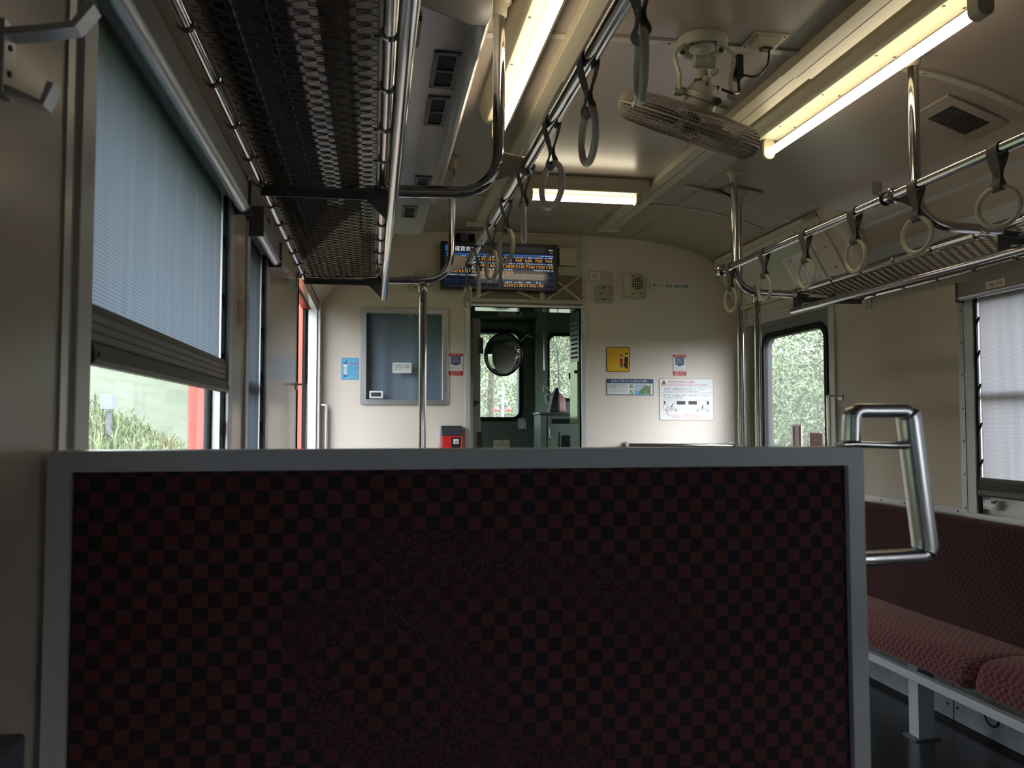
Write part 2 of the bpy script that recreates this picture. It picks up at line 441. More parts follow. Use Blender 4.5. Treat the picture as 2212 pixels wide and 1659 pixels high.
# ------------------------------------------------------------------ room shell
def holes_wall(mb, axis, d0, d1, u0, u1, v0, v1, holes, m=0):
    us = sorted(set([u0, u1] + [h for H_ in holes for h in H_[:2]])); vs = sorted(set([v0, v1] + [h for H_ in holes for h in H_[2:]]))
    def solid(i, j):
        if not (0 <= i < len(us) - 1 and 0 <= j < len(vs) - 1): return False
        cu, cv = (us[i] + us[i + 1]) / 2, (vs[j] + vs[j + 1]) / 2
        return not any(h[0] < cu < h[1] and h[2] < cv < h[3] for h in holes)
    def P(u, v, d): return (d, u, v) if axis == 'X' else (u, d, v)
    def q(a, b, c, e): mb.add([a, b, c, e], [(0, 1, 2, 3)], m)
    for i in range(len(us) - 1):
        for j in range(len(vs) - 1):
            if not solid(i, j): continue
            a, b, c, e = us[i], us[i + 1], vs[j], vs[j + 1]
            q(P(a, c, d0), P(b, c, d0), P(b, e, d0), P(a, e, d0))
            q(P(a, c, d1), P(b, c, d1), P(b, e, d1), P(a, e, d1))
            if not solid(i - 1, j): q(P(a, c, d0), P(a, e, d0), P(a, e, d1), P(a, c, d1))
            if not solid(i + 1, j): q(P(b, c, d0), P(b, e, d0), P(b, e, d1), P(b, c, d1))
            if not solid(i, j - 1): q(P(a, c, d0), P(b, c, d0), P(b, c, d1), P(a, c, d1))
            if not solid(i, j + 1): q(P(a, e, d0), P(b, e, d0), P(b, e, d1), P(a, e, d1))

WZ0, WZ1 = 0.80, 1.665
LW = [(1.008, 1.925), (2.22, 2.575), (-0.46, 0.456), (-1.93, -1.01)]      # left windows (y ranges)
RW = [(1.985, 2.90), (0.515, 1.43), (-0.955, -0.04), (-2.42, -1.51)]
LD = (3.66, 4.86)
RD = (3.93, 4.87)
hl = [(a, b, WZ0, WZ1) for a, b in LW] + [(LD[0], LD[1], 0.0, 1.80)]
mb = MB()
holes_wall(mb, 'X', XL, XL - 0.029, YB, YE, 0, 1.86, hl, 0)
holes_wall(mb, 'X', XL - 0.029, XL - 0.046, YB, YE, 0, 1.86, hl, 1)
holes_wall(mb, 'X', XL - 0.046, XL - 0.080, YB, YE, 0, 1.86, hl, 2)
struct('wall_left', mb, [M_wall, M_dark, M_red], smooth=0)
hr_ = [(a, b, WZ0, WZ1) for a, b in RW] + [(RD[0], RD[1], 0.0, 1.755)]
mb = MB()
holes_wall(mb, 'X', XR, XR + 0.035, YB, YE, 0, 1.86, hr_, 0)
holes_wall(mb, 'X', XR + 0.035, XR + 0.075, YB, YE, 0, 1.86, hr_, 1)
holes_wall(mb, 'X', XR + 0.075, XR + 0.12, YB, YE, 0, 1.86, hr_, 2)
struct('wall_right', mb, [M_wall, M_dark, M_red], smooth=0)
# end wall with cab doorway and a small window
mb = MB()
ew = [(0.575, 1.265, 0.0, 1.875), (-0.043, 0.407, 1.294, 1.807)]
holes_wall(mb, 'Y', YE, YE + 0.04, XL - 0.1, XR + 0.1, 0, 2.42, ew, 0)
struct('wall_front', mb, [M_endw], smooth=0)
mb = MB(); mb.box(XL - 0.1, XR + 0.1, YB - 0.04, YB, 0, 2.42); struct('wall_back', mb, M_wall)
mb = MB(); mb.box(XL - 0.115, XR + 0.12, YB, 6.42, -0.08, 0.0); struct('floor', mb, M_floor)
# ceiling with the coves that run down to the side walls
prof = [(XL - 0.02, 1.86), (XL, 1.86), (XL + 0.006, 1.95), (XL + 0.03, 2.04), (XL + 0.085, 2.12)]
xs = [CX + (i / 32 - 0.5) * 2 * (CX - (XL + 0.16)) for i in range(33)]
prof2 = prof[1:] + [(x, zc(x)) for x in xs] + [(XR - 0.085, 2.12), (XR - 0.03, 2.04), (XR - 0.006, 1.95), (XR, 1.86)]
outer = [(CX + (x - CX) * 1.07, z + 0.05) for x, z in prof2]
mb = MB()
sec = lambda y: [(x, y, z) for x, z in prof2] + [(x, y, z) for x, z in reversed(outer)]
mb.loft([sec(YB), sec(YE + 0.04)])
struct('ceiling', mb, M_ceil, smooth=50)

# transverse ceiling joint strips with screws
def arc_strip(x0, x1, y, w, name, n=14):
    mb = MB(); secs = []
    for i in range(n + 1):
        x = x0 + (x1 - x0) * i / n; z = zc(x)
        secs.append([(x, y - w / 2, z + 0.001), (x, y - w / 2, z - 0.006), (x, y + w / 2, z - 0.006), (x, y + w / 2, z + 0.001)])
    mb.loft(secs)
    for i in range(0, n + 1, 2):
        x = x0 + (x1 - x0) * (i + 0.5) / (n + 1)
        mb.cyl((x, y, zc(x) - 0.006), (x, y, zc(x) - 0.008), 0.004, 8, 1)
    struct(name, mb, [M_strip, M_screw])
arc_strip(-0.05, 2.12, 2.40, 0.030, 'trim_1')
arc_strip(-0.05, 2.12, 0.9, 0.030, 'trim_2')
arc_strip(-0.05, 2.08, 4.20, 0.012, 'trim_3')
mb = MB()   # lengthwise joint strip beside the right lamp
for k in range(2):
    y0, y1 = ((2.62, 3.86), (3.9, 4.96))[k]
    mb.box(1.585, 1.62, y0, y1, zc(1.60) - 0.004, zc(1.60) + 0.003)
    screws(mb, [(1.60, y0 + 0.1 + i * 0.33, zc(1.6) - 0.004) for i in range(4 if k == 0 else 3)], 0.004, 'Z', -1, 1)
struct('trim_4', mb, [M_ceil, M_screw])
# cornice trims where the cove meets the right wall, and the wall trims
mb = MB(); mb.prism([(2.268, 2.055), (2.272, 2.062), (2.256, 2.082), (2.250, 2.076)], 'Y', -2.5, 3.56); mb.prism([(2.285, 1.90), (2.303, 1.90), (2.303, 1.96), (2.297, 1.96)], 'Y', -2.5, 3.56)
struct('trim_5', mb, [M_grey, M_screw])
mb = MB(); mb.box(XR - 0.008, XR + 0.001, 2.945, 3.72, 0.787, 0.815); mb.box(XR - 0.0085, XR + 0.001, 2.9455, 2.975, 0.8155, 1.665)
screws(mb, [(XR - 0.008, 3.0 + i * 0.17, 0.801) for i in range(5)] + [(XR - 0.008, 2.955, 0.82 + i * 0.13) for i in range(7)], 0.0042, 'X', -1, 1)
struct('trim_6', mb, [M_alu, M_screw])
# corner posts on the end wall
mb = MB(); mb.box(0.545, 0.575, YE - 0.012, YE + 0.04, 0, 1.875); mb.box(1.265, 1.295, YE - 0.012, YE + 0.04, 0, 2.32)
mb.box(0.5755, 1.2645, YE - 0.011, YE + 0.04, 1.862, 1.876); mb.box(0.545, 0.5745, YE - 0.0115, YE, 1.8755, 1.885)
screws(mb, [(1.28, YE - 0.012, 0.9 + 0.16 * i) for i in range(9)], 0.003, 'Y', -1, 1)
struct('trim_7', mb, [M_aluw, M_screw], bevel=0.002)
mb = MB(); mb.box(XL, XL + 0.018, 4.88, YE, 0, 1.86); screws(mb, [(XL + 0.018, 4.93, 0.95 + 0.22 * i) for i in range(5)], 0.004, 'X', 1, 1)
struct('trim_8', mb, [M_aluw, M_screw], bevel=0.002)
mb = MB(); mb.box(XL - 0.046, XL + 0.001, 4.845, 4.88, 0, 1.86, 0); mb.box(XL - 0.077, XL - 0.046, 4.842, 4.88, 0, 1.86, 1); mb.box(XL - 0.110, XL - 0.077, 4.845, 4.88, 0, 1.86, 2)
mb.cyl((XL - 0.062, 4.842, 0), (XL - 0.062, 4.842, 1.8), 0.009, 10, 1)
struct('trim_16', mb, [M_aluw, M_dark, M_red])
mb = MB(); mb.box(XR - 0.018, XR, 4.88, YE, 0, 1.86); screws(mb, [(XR - 0.018, 4.93, 0.95 + 0.22 * i) for i in range(5)], 0.004, 'X', -1, 1)
mb.box(XR - 0.012, XR, 3.875, 3.925, 0, 1.86); mb.box(XR - 0.012, XR, 3.875, 4.99, 1.755, 1.80)
screws(mb, [(XR - 0.012, 4.1 + 0.25 * i, 1.78) for i in range(4)], 0.004, 'X', -1, 1)
struct('trim_9', mb, [M_aluw, M_screw], bevel=0.002)

mb = MB(); mb.box(XL - 0.20, XL - 0.08, -2.5, 3.5, 1.655, 1.70); struct('added_shade_ledge', mb, M_red)  # unseen outside ledge, added to shade the top of the left blinds
# heater casing / skirting along the right wall
mb = MB(); mb.box(2.20, XR, -2.5, 3.72, 0.0, 0.25, 0)
mb.box(2.192, 2.2, -2.5, 3.72, 0.0, 0.018, 1)
for y in (2.92, 2.1, 1.2): mb.box(2.1985, 2.2, y, y + 0.004, 0.018, 0.25, 1)
screws(mb, [(2.2, 2.90, 0.07), (2.2, 2.955, 0.07), (2.2, 2.55, 0.05)], 0.006, 'X', -1, 1)
mb.torus((2.199, 2.72, 0.10), 0.035, 0.004, 'X', 20, 6, 1)
struct('baseboard_right', mb, [M_skirt, M_dark])
mb = MB(); mb.box(XL, XL + 0.09, -2.5, 3.5, 0.0, 0.25, 0); struct('baseboard_left', mb, [M_skirt])

# ------------------------------------------------------------------ windows and blinds
def side_window(n, y0, y1, side):
    """aluminium lining, sash bar, catches, glass"""
    s = 1 if side == 'R' else -1
    X = XR if side == 'R' else XL
    o = lambda a: X + s * a          # outwards
    mb = MB()
    def bx(a, b, *r): mb.box(min(o(a), o(b)), max(o(a), o(b)), *r)
    bx(-0.006, 0.03, y0 - 0.045, y0, WZ0 - 0.03, WZ1)          # casing posts standing proud of the wall
    bx(-0.006, 0.029, y1 - 0.003, y1 + 0.045, WZ0 - 0.03, WZ1)
    bx(-0.012, 0.05, y0 - 0.045, y1 + 0.045, WZ0 - 0.035, WZ0 + 0.004)
    bx(-0.004, 0.045, y0, y1, WZ1 - 0.01, WZ1 + 0.03)
    w = struct('window_%d' % n, mb, M_aluw, bevel=0.0015)
    mb = MB()
    def bx(a, b, *r): mb.box(min(o(a), o(b)), max(o(a), o(b)), *r)
    for yy in (y0, y1 - 0.018): bx(0.030, 0.044, yy + 0.004 * (yy > y0 + 0.1), yy + 0.010 + 0.004 * (yy > y0 + 0.1), WZ0, WZ1)
    bx(0.030, 0.044, y0, y1, WZ0, WZ0 + 0.03); bx(0.030, 0.044, y0, y1, WZ1 - 0.04, WZ1)
    bx(0.031, 0.046, y0, y1, 1.245, 1.275)
    if side == 'R': bx(0.026, 0.044, y0, y1, WZ0, WZ0 + 0.105)
    part('sash', mb, M_dark if side == 'L' else M_aluw, w, bevel=0.001)
    mb = MB()
    def bx(a, b, *r): mb.box(min(o(a), o(b)), max(o(a), o(b)), *r)
    for yy in (y0 + 0.004, y1 - 0.016): bx(0.002, 0.010, yy, yy + 0.012, WZ0, WZ1)
    yy = y1 - 0.014 if side == 'L' else y1 - 0.014
    for z in (0.98, 1.12, 1.27, 1.40, 1.53):
        a = o(0.004); poly = [(yy, z + 0.02), (yy - 0.016, z + 0.034), (yy - 0.014, z + 0.024), (yy - 0.002, z), (yy + 0.01, z)]
        mb.prism(poly, 'X', a - 0.003, a + 0.003)
    part('blind_track', mb, M_dark, w, label='black ratchet track for the blind')
    mb = MB(); mb.box(o(0.036), o(0.036) + 0.0015, y0 + 0.005, y1 - 0.005, WZ0, WZ1)
    part('pane', mb, M_glass, w, smooth=0)
    return w
for i, (a, b) in enumerate(LW): side_window(i + 1, a, b, 'L')
for i, (a, b) in enumerate(RW): side_window(i + 5, a, b, 'R')

def blind(y0, y1, zb, side, label, fab, plate=None, housing=True):
    s = 1 if side == 'R' else -1
    X = XR if side == 'R' else XL
    t = thing('roller_blind', label, 'window blind', (X, (y0 + y1) / 2, zb), 'roller blinds on the windows')
    xf = X + s * 0.012
    mb = MB(); secs = []
    n = 28
    for i in range(n + 1):
        u = i / n; y = y0 + 0.008 + (y1 - y0 - 0.034) * u
        dx = 0.0015 * sin(u * 9.0) + 0.001 * sin(u * 23)
        zt_ = WZ1 - 0.005
        secs.append([(xf + dx * (1 - k * k), y, zb + 0.05 + (zt_ - zb - 0.05) * k) for k in (0, 0.25, 0.5, 0.75, 1)])
    mb.loft(secs, caps=False, ring=False)
    part('blind_fabric', mb, fab, t, smooth=80)
    mb = MB()
    d = -s
    pr = [(0, 0), (0.012 * d, 0.0), (0.015 * d, 0.006), (0.012 * d, 0.024)]
    for k in range(4):
        pr += [(0.009 * d, 0.026 + k * 0.011), (0.0065 * d, 0.029 + k * 0.011)]
    pr += [(0.006 * d, 0.071), (0, 0.071)]
    poly = [(X + s * 0.006 + a, zb + b) for a, b in pr]
    mb.loft([[(a, y0 + 0.006, b) for a, b in poly], [(a, y1 - 0.012, b) for a, b in poly]])
    screws(mb, [(X + s * 0.006 + d * 0.0145, y0 + 0.02, zb + 0.012), (X + s * 0.006 + d * 0.0145, y1 - 0.03, zb + 0.012)], 0.0035, 'X', d, 1)
    part('bottom_bar', mb, [M_gbar, M_screw], t, label='dark grey ribbed bottom bar', smooth=30)
    mb = MB()
    q = [(0.0, -0.005), (0.014, -0.030), (0.024, -0.034), (0.036, -0.030), (0.040, -0.020), (0.036, -0.014), (0.036, 0.034), (0.030, 0.040), (0.0, 0.040)]
    poly = [(X - s * a, WZ1 + b) for a, b in q]
    mb.loft([[(a, y0 - 0.035, b) for a, b in poly], [(a, y1 + 0.035, b) for a, b in poly]])
    part('roller_housing', mb, M_alu, t, smooth=50)
    for yy in (y0 - 0.041, y1 + 0.035):
        mb = MB(); mb.box(min(X, X - s * 0.043), max(X, X - s * 0.043), yy, yy + 0.006, WZ1 - 0.038, WZ1 + 0.04)
        part('end_cap', mb, M_greydark, t, bevel=0.002)
    if plate:
        mb = MB(); pm = MB()
        yc = y1 - 0.17
        if side == 'R':
            mb.box(X - 0.0385, X - 0.036, yc - 0.048, yc + 0.048, WZ1 - 0.012, WZ1 + 0.016)
            text(pm, plate, -yc, WZ1 - 0.006, X - 0.0389, h=0.016, w=0.078, align='C', plane='X')
        p = part('number_plate', mb, M_skin, t, label='pale seat number plate')
        part('lettering', pm, M_ink, p)
    return t
M_gbar = mat('grey_bottom_bar', (0.085, 0.078, 0.068), 0.45)
blind(*LW[0], 1.218, 'L', 'large blue-grey roller blind pulled halfway down over green view', M_blind)
blind(*LW[1], 0.82, 'L', 'narrow roller blind fully lowered between the two left pillars', M_blindd)
blind(*LW[2], 0.82, 'L', 'blue-grey blind beside the camera seat', M_blind)
blind(*LW[3], 0.82, 'L', 'blue-grey blind on the rearmost left window', M_blind)
blind(*RW[0], 0.872, 'R', 'pale grey roller blind over the right window with 19B•19A plate', M_blindr, plate='19B•19A')
blind(*RW[1], 0.95, 'R', 'lowered pale blind on the second right window', M_blindr)
blind(*RW[2], 0.95, 'R', 'lowered pale blind on the third right window', M_blindr)
blind(*RW[3], 1.18, 'R', 'unseen pale blind added half lowered to dim the rearmost right window', M_blindr)  # added out of view to cut the light entering behind the camera
# small latch under the right blind
t = thing('window_latch', 'small steel latch on the sill below the right blind', 'latch', (XR, 2.83, 0.84))
mb = MB(); mb.box(XR - 0.004, XR + 0.05, 2.80, 2.865, 0.825, 0.860)
screws(mb, [(XR - 0.004, y, z) for y in (2.808, 2.857) for z in (0.832, 0.853)], 0.003, 'X', -1, 1)
part('latch_plate', mb, [M_alu, M_screw], t, bevel=0.002)
mb = MB(); mb.cyl((XR - 0.02, 2.80, 0.856), (XR - 0.02, 2.77, 0.862), 0.004, 8); mb.cyl((XR - 0.02, 2.80, 0.856), (XR, 2.81, 0.85), 0.004, 8)
part('lever', mb, M_chrome, t)

# ------------------------------------------------------------------ transverse seat in front of the camera
def seat():
    t = thing('transverse_seat', 'tall seat back in checked maroon fabric with grey metal frame', 'seat', (0.125, 0.90, 0.0))
    mb = MB()
    oz, iz = 1.123, 1.102
    x0, x1, xi0, xi1 = -0.314, 0.556, -0.292, 0.536
    outerp = [(x0, 0.10), (x0, oz - 0.004), (x0 + 0.004, oz), (x1 - 0.004, oz), (x1, oz - 0.004), (x1 + 0.004, 0.10)]
    innerp = [(xi0, 0.10), (xi0, iz - 0.001), (xi0 + 0.001, iz), (xi1 - 0.001, iz), (xi1, iz - 0.001), (xi1 + 0.004, 0.10)]
    mb.loft([[(u, 0.880, v) for u, v in outerp] + [(u, 0.880, v) for u, v in reversed(innerp)],
             [(u, 0.925, v) for u, v in outerp] + [(u, 0.925, v) for u, v in reversed(innerp)]])
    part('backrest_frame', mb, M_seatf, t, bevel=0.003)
    mb = MB()
    NX, NZ = 30, 30
    secs = []
    for i in range(NX + 1):
        u = i / NX; x = xi0 + (xi1 - xi0) * u; col = []
        for j in range(NZ + 1):
            v = j / NZ; z = 0.40 + (iz - 0.40) * v
            e = min(u, 1 - u) * (xi1 - xi0); f = (1 - v) * (iz - 0.40)
            puff = 0.010 * (1 - math.exp(-min(e, f) / 0.02)) + 0.004 * sin(pi * u) + 0.0012 * sin(13 * u + 3 * sin(7 * v)) * sin(11 * v)
            col.append((x, 0.8875 - puff, z))
        secs.append(col)
    mb.loft(secs, caps=False, ring=False)
    mb.box(xi0, xi1, 0.8875, 0.915, 0.40, iz)
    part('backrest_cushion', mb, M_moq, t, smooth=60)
    mb = MB(); mb.box(x0 + 0.01, x1 - 0.01, 0.42, 0.872, 0.31, 0.43)
    part('seat_cushion', mb, M_moq, t, bevel=0.03)
    mb = MB(); mb.box(x0 + 0.02, x1 - 0.02, 0.44, 0.87, 0.27, 0.31)
    part('seat_rail', mb, M_grey, t, bevel=0.003)
    for lx in (x1 - 0.08,):
        mb = MB(); mb.box(lx, lx + 0.05, 0.6, 0.65, 0.006, 0.27); mb.box(lx - 0.02, lx + 0.07, 0.58, 0.67, 0.0, 0.006)
        part('leg', mb, M_grey, t)
    mb = MB(); mb.box(x0 + 0.004, x1 - 0.004, 0.88, 0.925, 0.0, 0.10)
    part('plinth', mb, M_grey, t)
    # cast grab handle
    mb = MB(); Y = 0.905
    main = fillet([(0.556, Y, 1.130), (0.5575, Y, 1.1655), (0.630, Y, 1.1655), (0.650, Y, 0.9935), (0.572, Y - 0.004, 0.9925), (0.556, Y - 0.004, 0.9925)], [0.011, 0.013, 0.011, 0.01], 8)
    n = len(main); secs = []
    for i, p in enumerate(main):
        tt = (main[min(i + 1, n - 1)] - main[max(i - 1, 0)]).normalized()
        U = tt.cross(Vector((0, 1, 0))).normalized(); V = Vector((0, 1, 0))
        big = 1.0 if abs(tt.z) > 0.8 and p.x > 0.6 else 0.0
        a = 0.0085 + 0.0030 * big; b = 0.013 + 0.003 * big
        sec_ = []
        for j in range(16):
            c_, s_ = cos(2 * pi * j / 16), sin(2 * pi * j / 16)
            sec_.append(p + U * a * abs(c_) ** 0.7 * (1 if c_ > 0 else -1) + V * b * abs(s_) ** 0.7 * (1 if s_ > 0 else -1))
        secs.append(sec_)
    mb.loft(secs)
    brace = [(0.542, 1.1275), (0.560, 1.1285), (0.600, 1.1265), (0.634, 1.1275), (0.634, 1.1195), (0.600, 1.1195), (0.560, 1.1235), (0.545, 1.1235)]
    mb.tube([(0.541, Y, 1.1255), (0.556, Y, 1.1262), (0.600, Y, 1.1245), (0.634, Y, 1.1245)], [0.0022, 0.0042, 0.0042, 0.006], 14, upv=(0, 0, 1), ry=0.012)
    h = part('grab_handle', mb, M_cast, t, label='cast silver grab handle on the aisle corner', smooth=60)
    sb = h.modifiers.new('soft', 'BEVEL'); sb.width = 0.0012; sb.segments = 2; sb.limit_method = 'ANGLE'
seat()

# ------------------------------------------------------------------ long bench on the right
def bench():
    t = thing('bench_seat', 'long sideways bench in red checked fabric along the right wall', 'bench', (2.05, 1.7, 0.0))
    def cushion(y0, y1, dz, name='seat_cushion'):
        mb = MB(); N = 26
        pro = [(1.872, 0.292), (1.852, 0.315), (1.856, 0.345), (1.875, 0.378 + dz), (1.92, 0.398 + dz), (2.00, 0.408 + dz), (2.10, 0.402 + dz), (2.19, 0.385 + dz * 0.6), (2.25, 0.370), (2.25, 0.292)]
        secs = []
        for i in range(N + 1):
            u = i / N; y = y0 + (y1 - y0) * u
            e = min(u, 1 - u) * (y1 - y0); k = 1 - math.exp(-e / 0.018)
            secs.append([(x + (2.05 - x) * 0.03 * (1 - k) + 0.002 * sin(17 * u + x * 30), y, 0.292 + (z - 0.292) * (0.93 + 0.07 * k) + 0.0025 * sin(9 * u + x * 20)) for x, z in pro])
        mb.loft(secs)
        o = part(name, mb, M_moqb, t, smooth=60)
        o.modifiers.new('sub', 'SUBSURF').levels = 1; o.modifiers['sub'].render_levels = 1
    cushion(2.405, 3.62, 0.0); cushion(1.20, 2.395, 0.02); cushion(0.0, 1.19, 0.0); cushion(-1.2, -0.01, 0.0)
    for a, b in ((1.20, 3.62), (-1.2, 1.19)):
        mb = MB(); N = 20; secs = []
        for i in range(N + 1):
            y = a + (b - a) * i / N
            secs.append([(x + 0.0015 * sin(i * 1.7 + z * 20), y, z) for x, z in [(2.20, 0.34), (2.175, 0.40), (2.19, 0.52), (2.22, 0.68), (2.245, 0.765), (2.262, 0.783), (2.285, 0.785), (2.296, 0.76), (2.296, 0.34)]])
        mb.loft(secs)
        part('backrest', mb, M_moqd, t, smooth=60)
    mb = MB(); mb.box(1.845, 1.875, -1.2, 3.63, 0.262, 0.290); mb.box(1.875, 2.20, 3.60, 3.63, 0.262, 0.290); mb.box(1.875, 2.20, -1.2, -1.17, 0.262, 0.290)
    part('seat_frame', mb, M_grey, t, bevel=0.002)
    for y in (2.80, 1.35, 0.1, -1.0):
        mb = MB(); mb.box(1.965, 1.985, y, y + 0.055, 0.006, 0.262); mb.box(1.985, 2.03, y, y + 0.006, 0.006, 0.262)
        l = part('leg', mb, M_grey, t)
        mb = MB(); mb.box(1.945, 2.045, y - 0.012, y + 0.065, 0.0, 0.006); part('foot_plate', mb, M_greydark, l)
    for y in (0.1, 1.35, 2.80):
        mb = MB(); mb.box(1.986, 2.198, y + 0.01, y + 0.04, 0.24, 0.262); part('cross_bearer', mb, M_greydark, t)
bench()

# ------------------------------------------------------------------ luggage racks
def rack(side):
    L = side == 'L'
    y0, y1 = -1.5, 3.60
    xb, xf, xg = (-0.292, 0.022, 0.042) if L else (2.277, 1.935, 1.925)
    zb, zf, zg = (1.770, 1.780, 1.690) if L else (1.745, 1.765, 1.675)
    lab = 'netted luggage rack above the large blind on the left' if L else 'netted luggage rack above the bench on the right wall'
    t = thing('luggage_rack', lab, 'luggage rack', ((xb + xf) / 2, 2.0, zb))
    mb = MB(); mb.cyl((xb, y0, zb), (xb, y1, zb), 0.0115); part('back_rail', mb, M_chrome, t)
    mb = MB(); mb.cyl((xf, y0, zf), (xf, y1, zf), 0.0115); part('front_rail', mb, M_chrome, t)
    mb = MB(); mb.cyl((xg, y0, zg), (xg, y1 + 0.0, zg), 0.0135)
    part('guard_rail', mb, M_chrome, t)
    s = 1 if L else -1
    arms = (2.20, 0.78, -0.64) if L else (2.30, 0.88, -0.54)
    for ya in (y1 - 0.012,) + arms:
        mb = MB(); mb.box(min(xb, xf), max(xb, xf), ya - 0.012, ya + 0.012, zb - 0.012, zb - 0.007)
        mb.box(min(xb, xf), max(xb, xf), ya + 0.008, ya + 0.012, zb - 0.03, zb - 0.012)
        part('cross_arm', mb, M_greydark, t)
        mb = MB(); mb.prism([(xf - s * 0.075, zf - 0.012), (xf + s * 0.008, zf - 0.006), (xg + s * 0.004, zg), (xg - s * 0.012, zg - 0.004)], 'Y', ya - 0.002, ya + 0.002)
        part('bracket_plate', mb, M_greydark, t, bevel=0.001)
        mb = MB(); xw = XL if L else XR
        mb.box(min(xb, xw), max(xb, xw), ya - 0.01, ya + 0.01, zb - 0.008, zb + 0.002)
        mb.box(*((XL, XL + 0.004) if L else (XR - 0.004, XR)), ya - 0.025, ya + 0.025, zb - (0.055 if ya > 3 else 0.032), zb + 0.01)
        part('wall_bracket', mb, M_alu, t, bevel=0.001)
    # clips
    y = y1 - 0.12
    while y > 0.0:
        for (xx, zz, sg) in ((xb, zb, s), (xf, zf, -s)):
            mb = MB(); mb.torus((xx, y, zz), 0.0135, 0.0028, 'Y', 14, 6)
            mb.cyl((xx + sg * 0.012, y, zz - 0.006), (xx + sg * 0.026, y, zz - 0.008), 0.003, 6)
            part('net_clip', mb, M_chrome, t)
        y -= 0.215
    # net: chain-link wires running lengthwise, hooked into their neighbours with narrow loops
    mb = MB()
    a, b = (xb + 0.020, xf - 0.018) if L else (xf + 0.018, xb - 0.020)
    n = 12; sp = (b - a) / n; A = sp / 2 + 0.0115; hp = 0.0205
    yend = 0.55 if L else 1.2
    half = [(-1.0, 0.0), (-0.93, 0.0028), (-0.45, 0.0062), (-0.05, 0.0078), (0.05, hp - 0.0078), (0.45, hp - 0.0062), (0.93, hp - 0.0028)]
    def zn(x): return zb + (zf - zb) * (x - xb) / (xf - xb) - 0.004 - 0.007 * sin(pi * min(1, max(0, (x - a) / (b - a))))
    for i in range(n):
        xc = a + (i + 0.5) * sp; y = y1 - 0.03; k = i % 2; pts = []
        y -= 0.0
        while y > yend:
            s_ = 1 if k % 2 == 0 else -1
            for q, (u, d_) in enumerate(half):
                x = min(max(xc + u * A * s_, a), b)
                pts.append((x, y - d_, zn(x) + 0.0013 * (1 if (q < 3) == (s_ > 0) else -1)))
            y -= hp; k += 1
        P_ = [Vector(p) for p in pts]; sm = []
        for q in range(len(P_) - 1):
            p0, p1, p2, p3 = P_[max(q - 1, 0)], P_[q], P_[q + 1], P_[min(q + 2, len(P_) - 1)]
            sm.append(p1); sm.append((p1 + p2) * 0.5625 - (p0 + p3) * 0.0625)
        mb.tube(sm, 0.00100, 4, caps=False)
    for xx in (a, b): mb.cyl((xx, yend, zn(xx)), (xx, y1 - 0.03, zn(xx)), 0.0018, 6)
    mb.cyl((a, y1 - 0.03, zn(a)), (b, y1 - 0.03, zn(b)), 0.0018, 6)
    part('netting', mb, M_wire, t, smooth=60)
rack('L'); rack('R')

# ------------------------------------------------------------------ hand rails, ceiling stanchions, floor poles
def handrail(x, y1, label):
    t = thing('handrail', label, 'handrail', (x, 1.2, 1.85))
    mb = MB(); mb.cyl((x, -1.5, 1.85), (x, y1, 1.85), 0.0155, 20)
    part('rail', mb, M_chrome, t)
    mb = MB(); mb.ball((x, y1, 1.85), 0.0165, 16, 8); part('end_cap', mb, M_chrome, t)
    return t
handrail(0.405, 3.66, 'steel strap rail along the left side of the aisle')
handrail(1.572, 3.62, 'steel strap rail along the right side above the bench')

def stanchion(xp, y, xr, xk, zk, xrail, label, ceil_z=None, kink=0.13):
    """ceiling pole that curves sideways to the luggage rack, with a plate to the strap rail"""
    t = thing('rack_stanchion', label, 'pole', (xp, y, 1.85), 'curved poles between ceiling and rack')
    z1 = zc(xp) if ceil_z is None else ceil_z
    mb = MB()
    pts = fillet([(xp, y, z1 - 0.004), (xp, y, zk), (xk, y, zk - 0.008)], kink, 12)
    mb.tube(pts, 0.0165, 20); part('pole', mb, M_chrome, t)
    mb = MB(); mb.lathe([(0.036, z1 - 0.001), (0.036, z1 - 0.008), (0.024, z1 - 0.012), (0.022, z1 - 0.045), (0.0175, z1 - 0.05)], 24, (xp, y, 0))
    for k in range(3): mb.cyl((xp + 0.029 * cos(k * 2.1), y + 0.029 * sin(k * 2.1), z1 - 0.008), (xp + 0.029 * cos(k * 2.1), y + 0.029 * sin(k * 2.1), z1 - 0.012), 0.004, 8)
    part('ceiling_flange', mb, M_ceil if False else M_beige, t)
    mb = MB(); s = 1 if xrail > xp else -1
    if abs(xrail - xp) < 0.03: s = -1
    mb.prism([(xp - s * 0.004, 1.885), (xrail, 1.868), (xrail, 1.834), (xp - s * 0.02, 1.80)], 'Y', y - 0.010, y - 0.006)
    part('rail_plate', mb, M_greydark if s < 0 else M_platem, t, bevel=0.001)
    mb = MB(); mb.tube([(xrail + 0.020 * cos(a), y, 1.85 + 0.020 * sin(a)) for a in [i * pi / 8 for i in range(16)]], 0.007, 8, closed=True)
    part('clamp', mb, M_chrome, t)
    return t
stanchion(0.330, 2.20, 0.405, 0.03, 1.772, 0.405, 'curved steel pole nearest the camera on the left rack')
stanchion(0.330, 3.585, 0.405, 0.03, 1.772, 0.405, 'curved steel pole at the far end of the left rack')
stanchion(1.645, 2.30, 1.572, 1.935, 1.762, 1.572, 'curved steel pole on the right between lamp and rack, nearest the camera')
stanchion(1.632, 3.57, 1.572, 1.925, 1.755, 1.572, 'curved steel pole at the far end of the right rack')

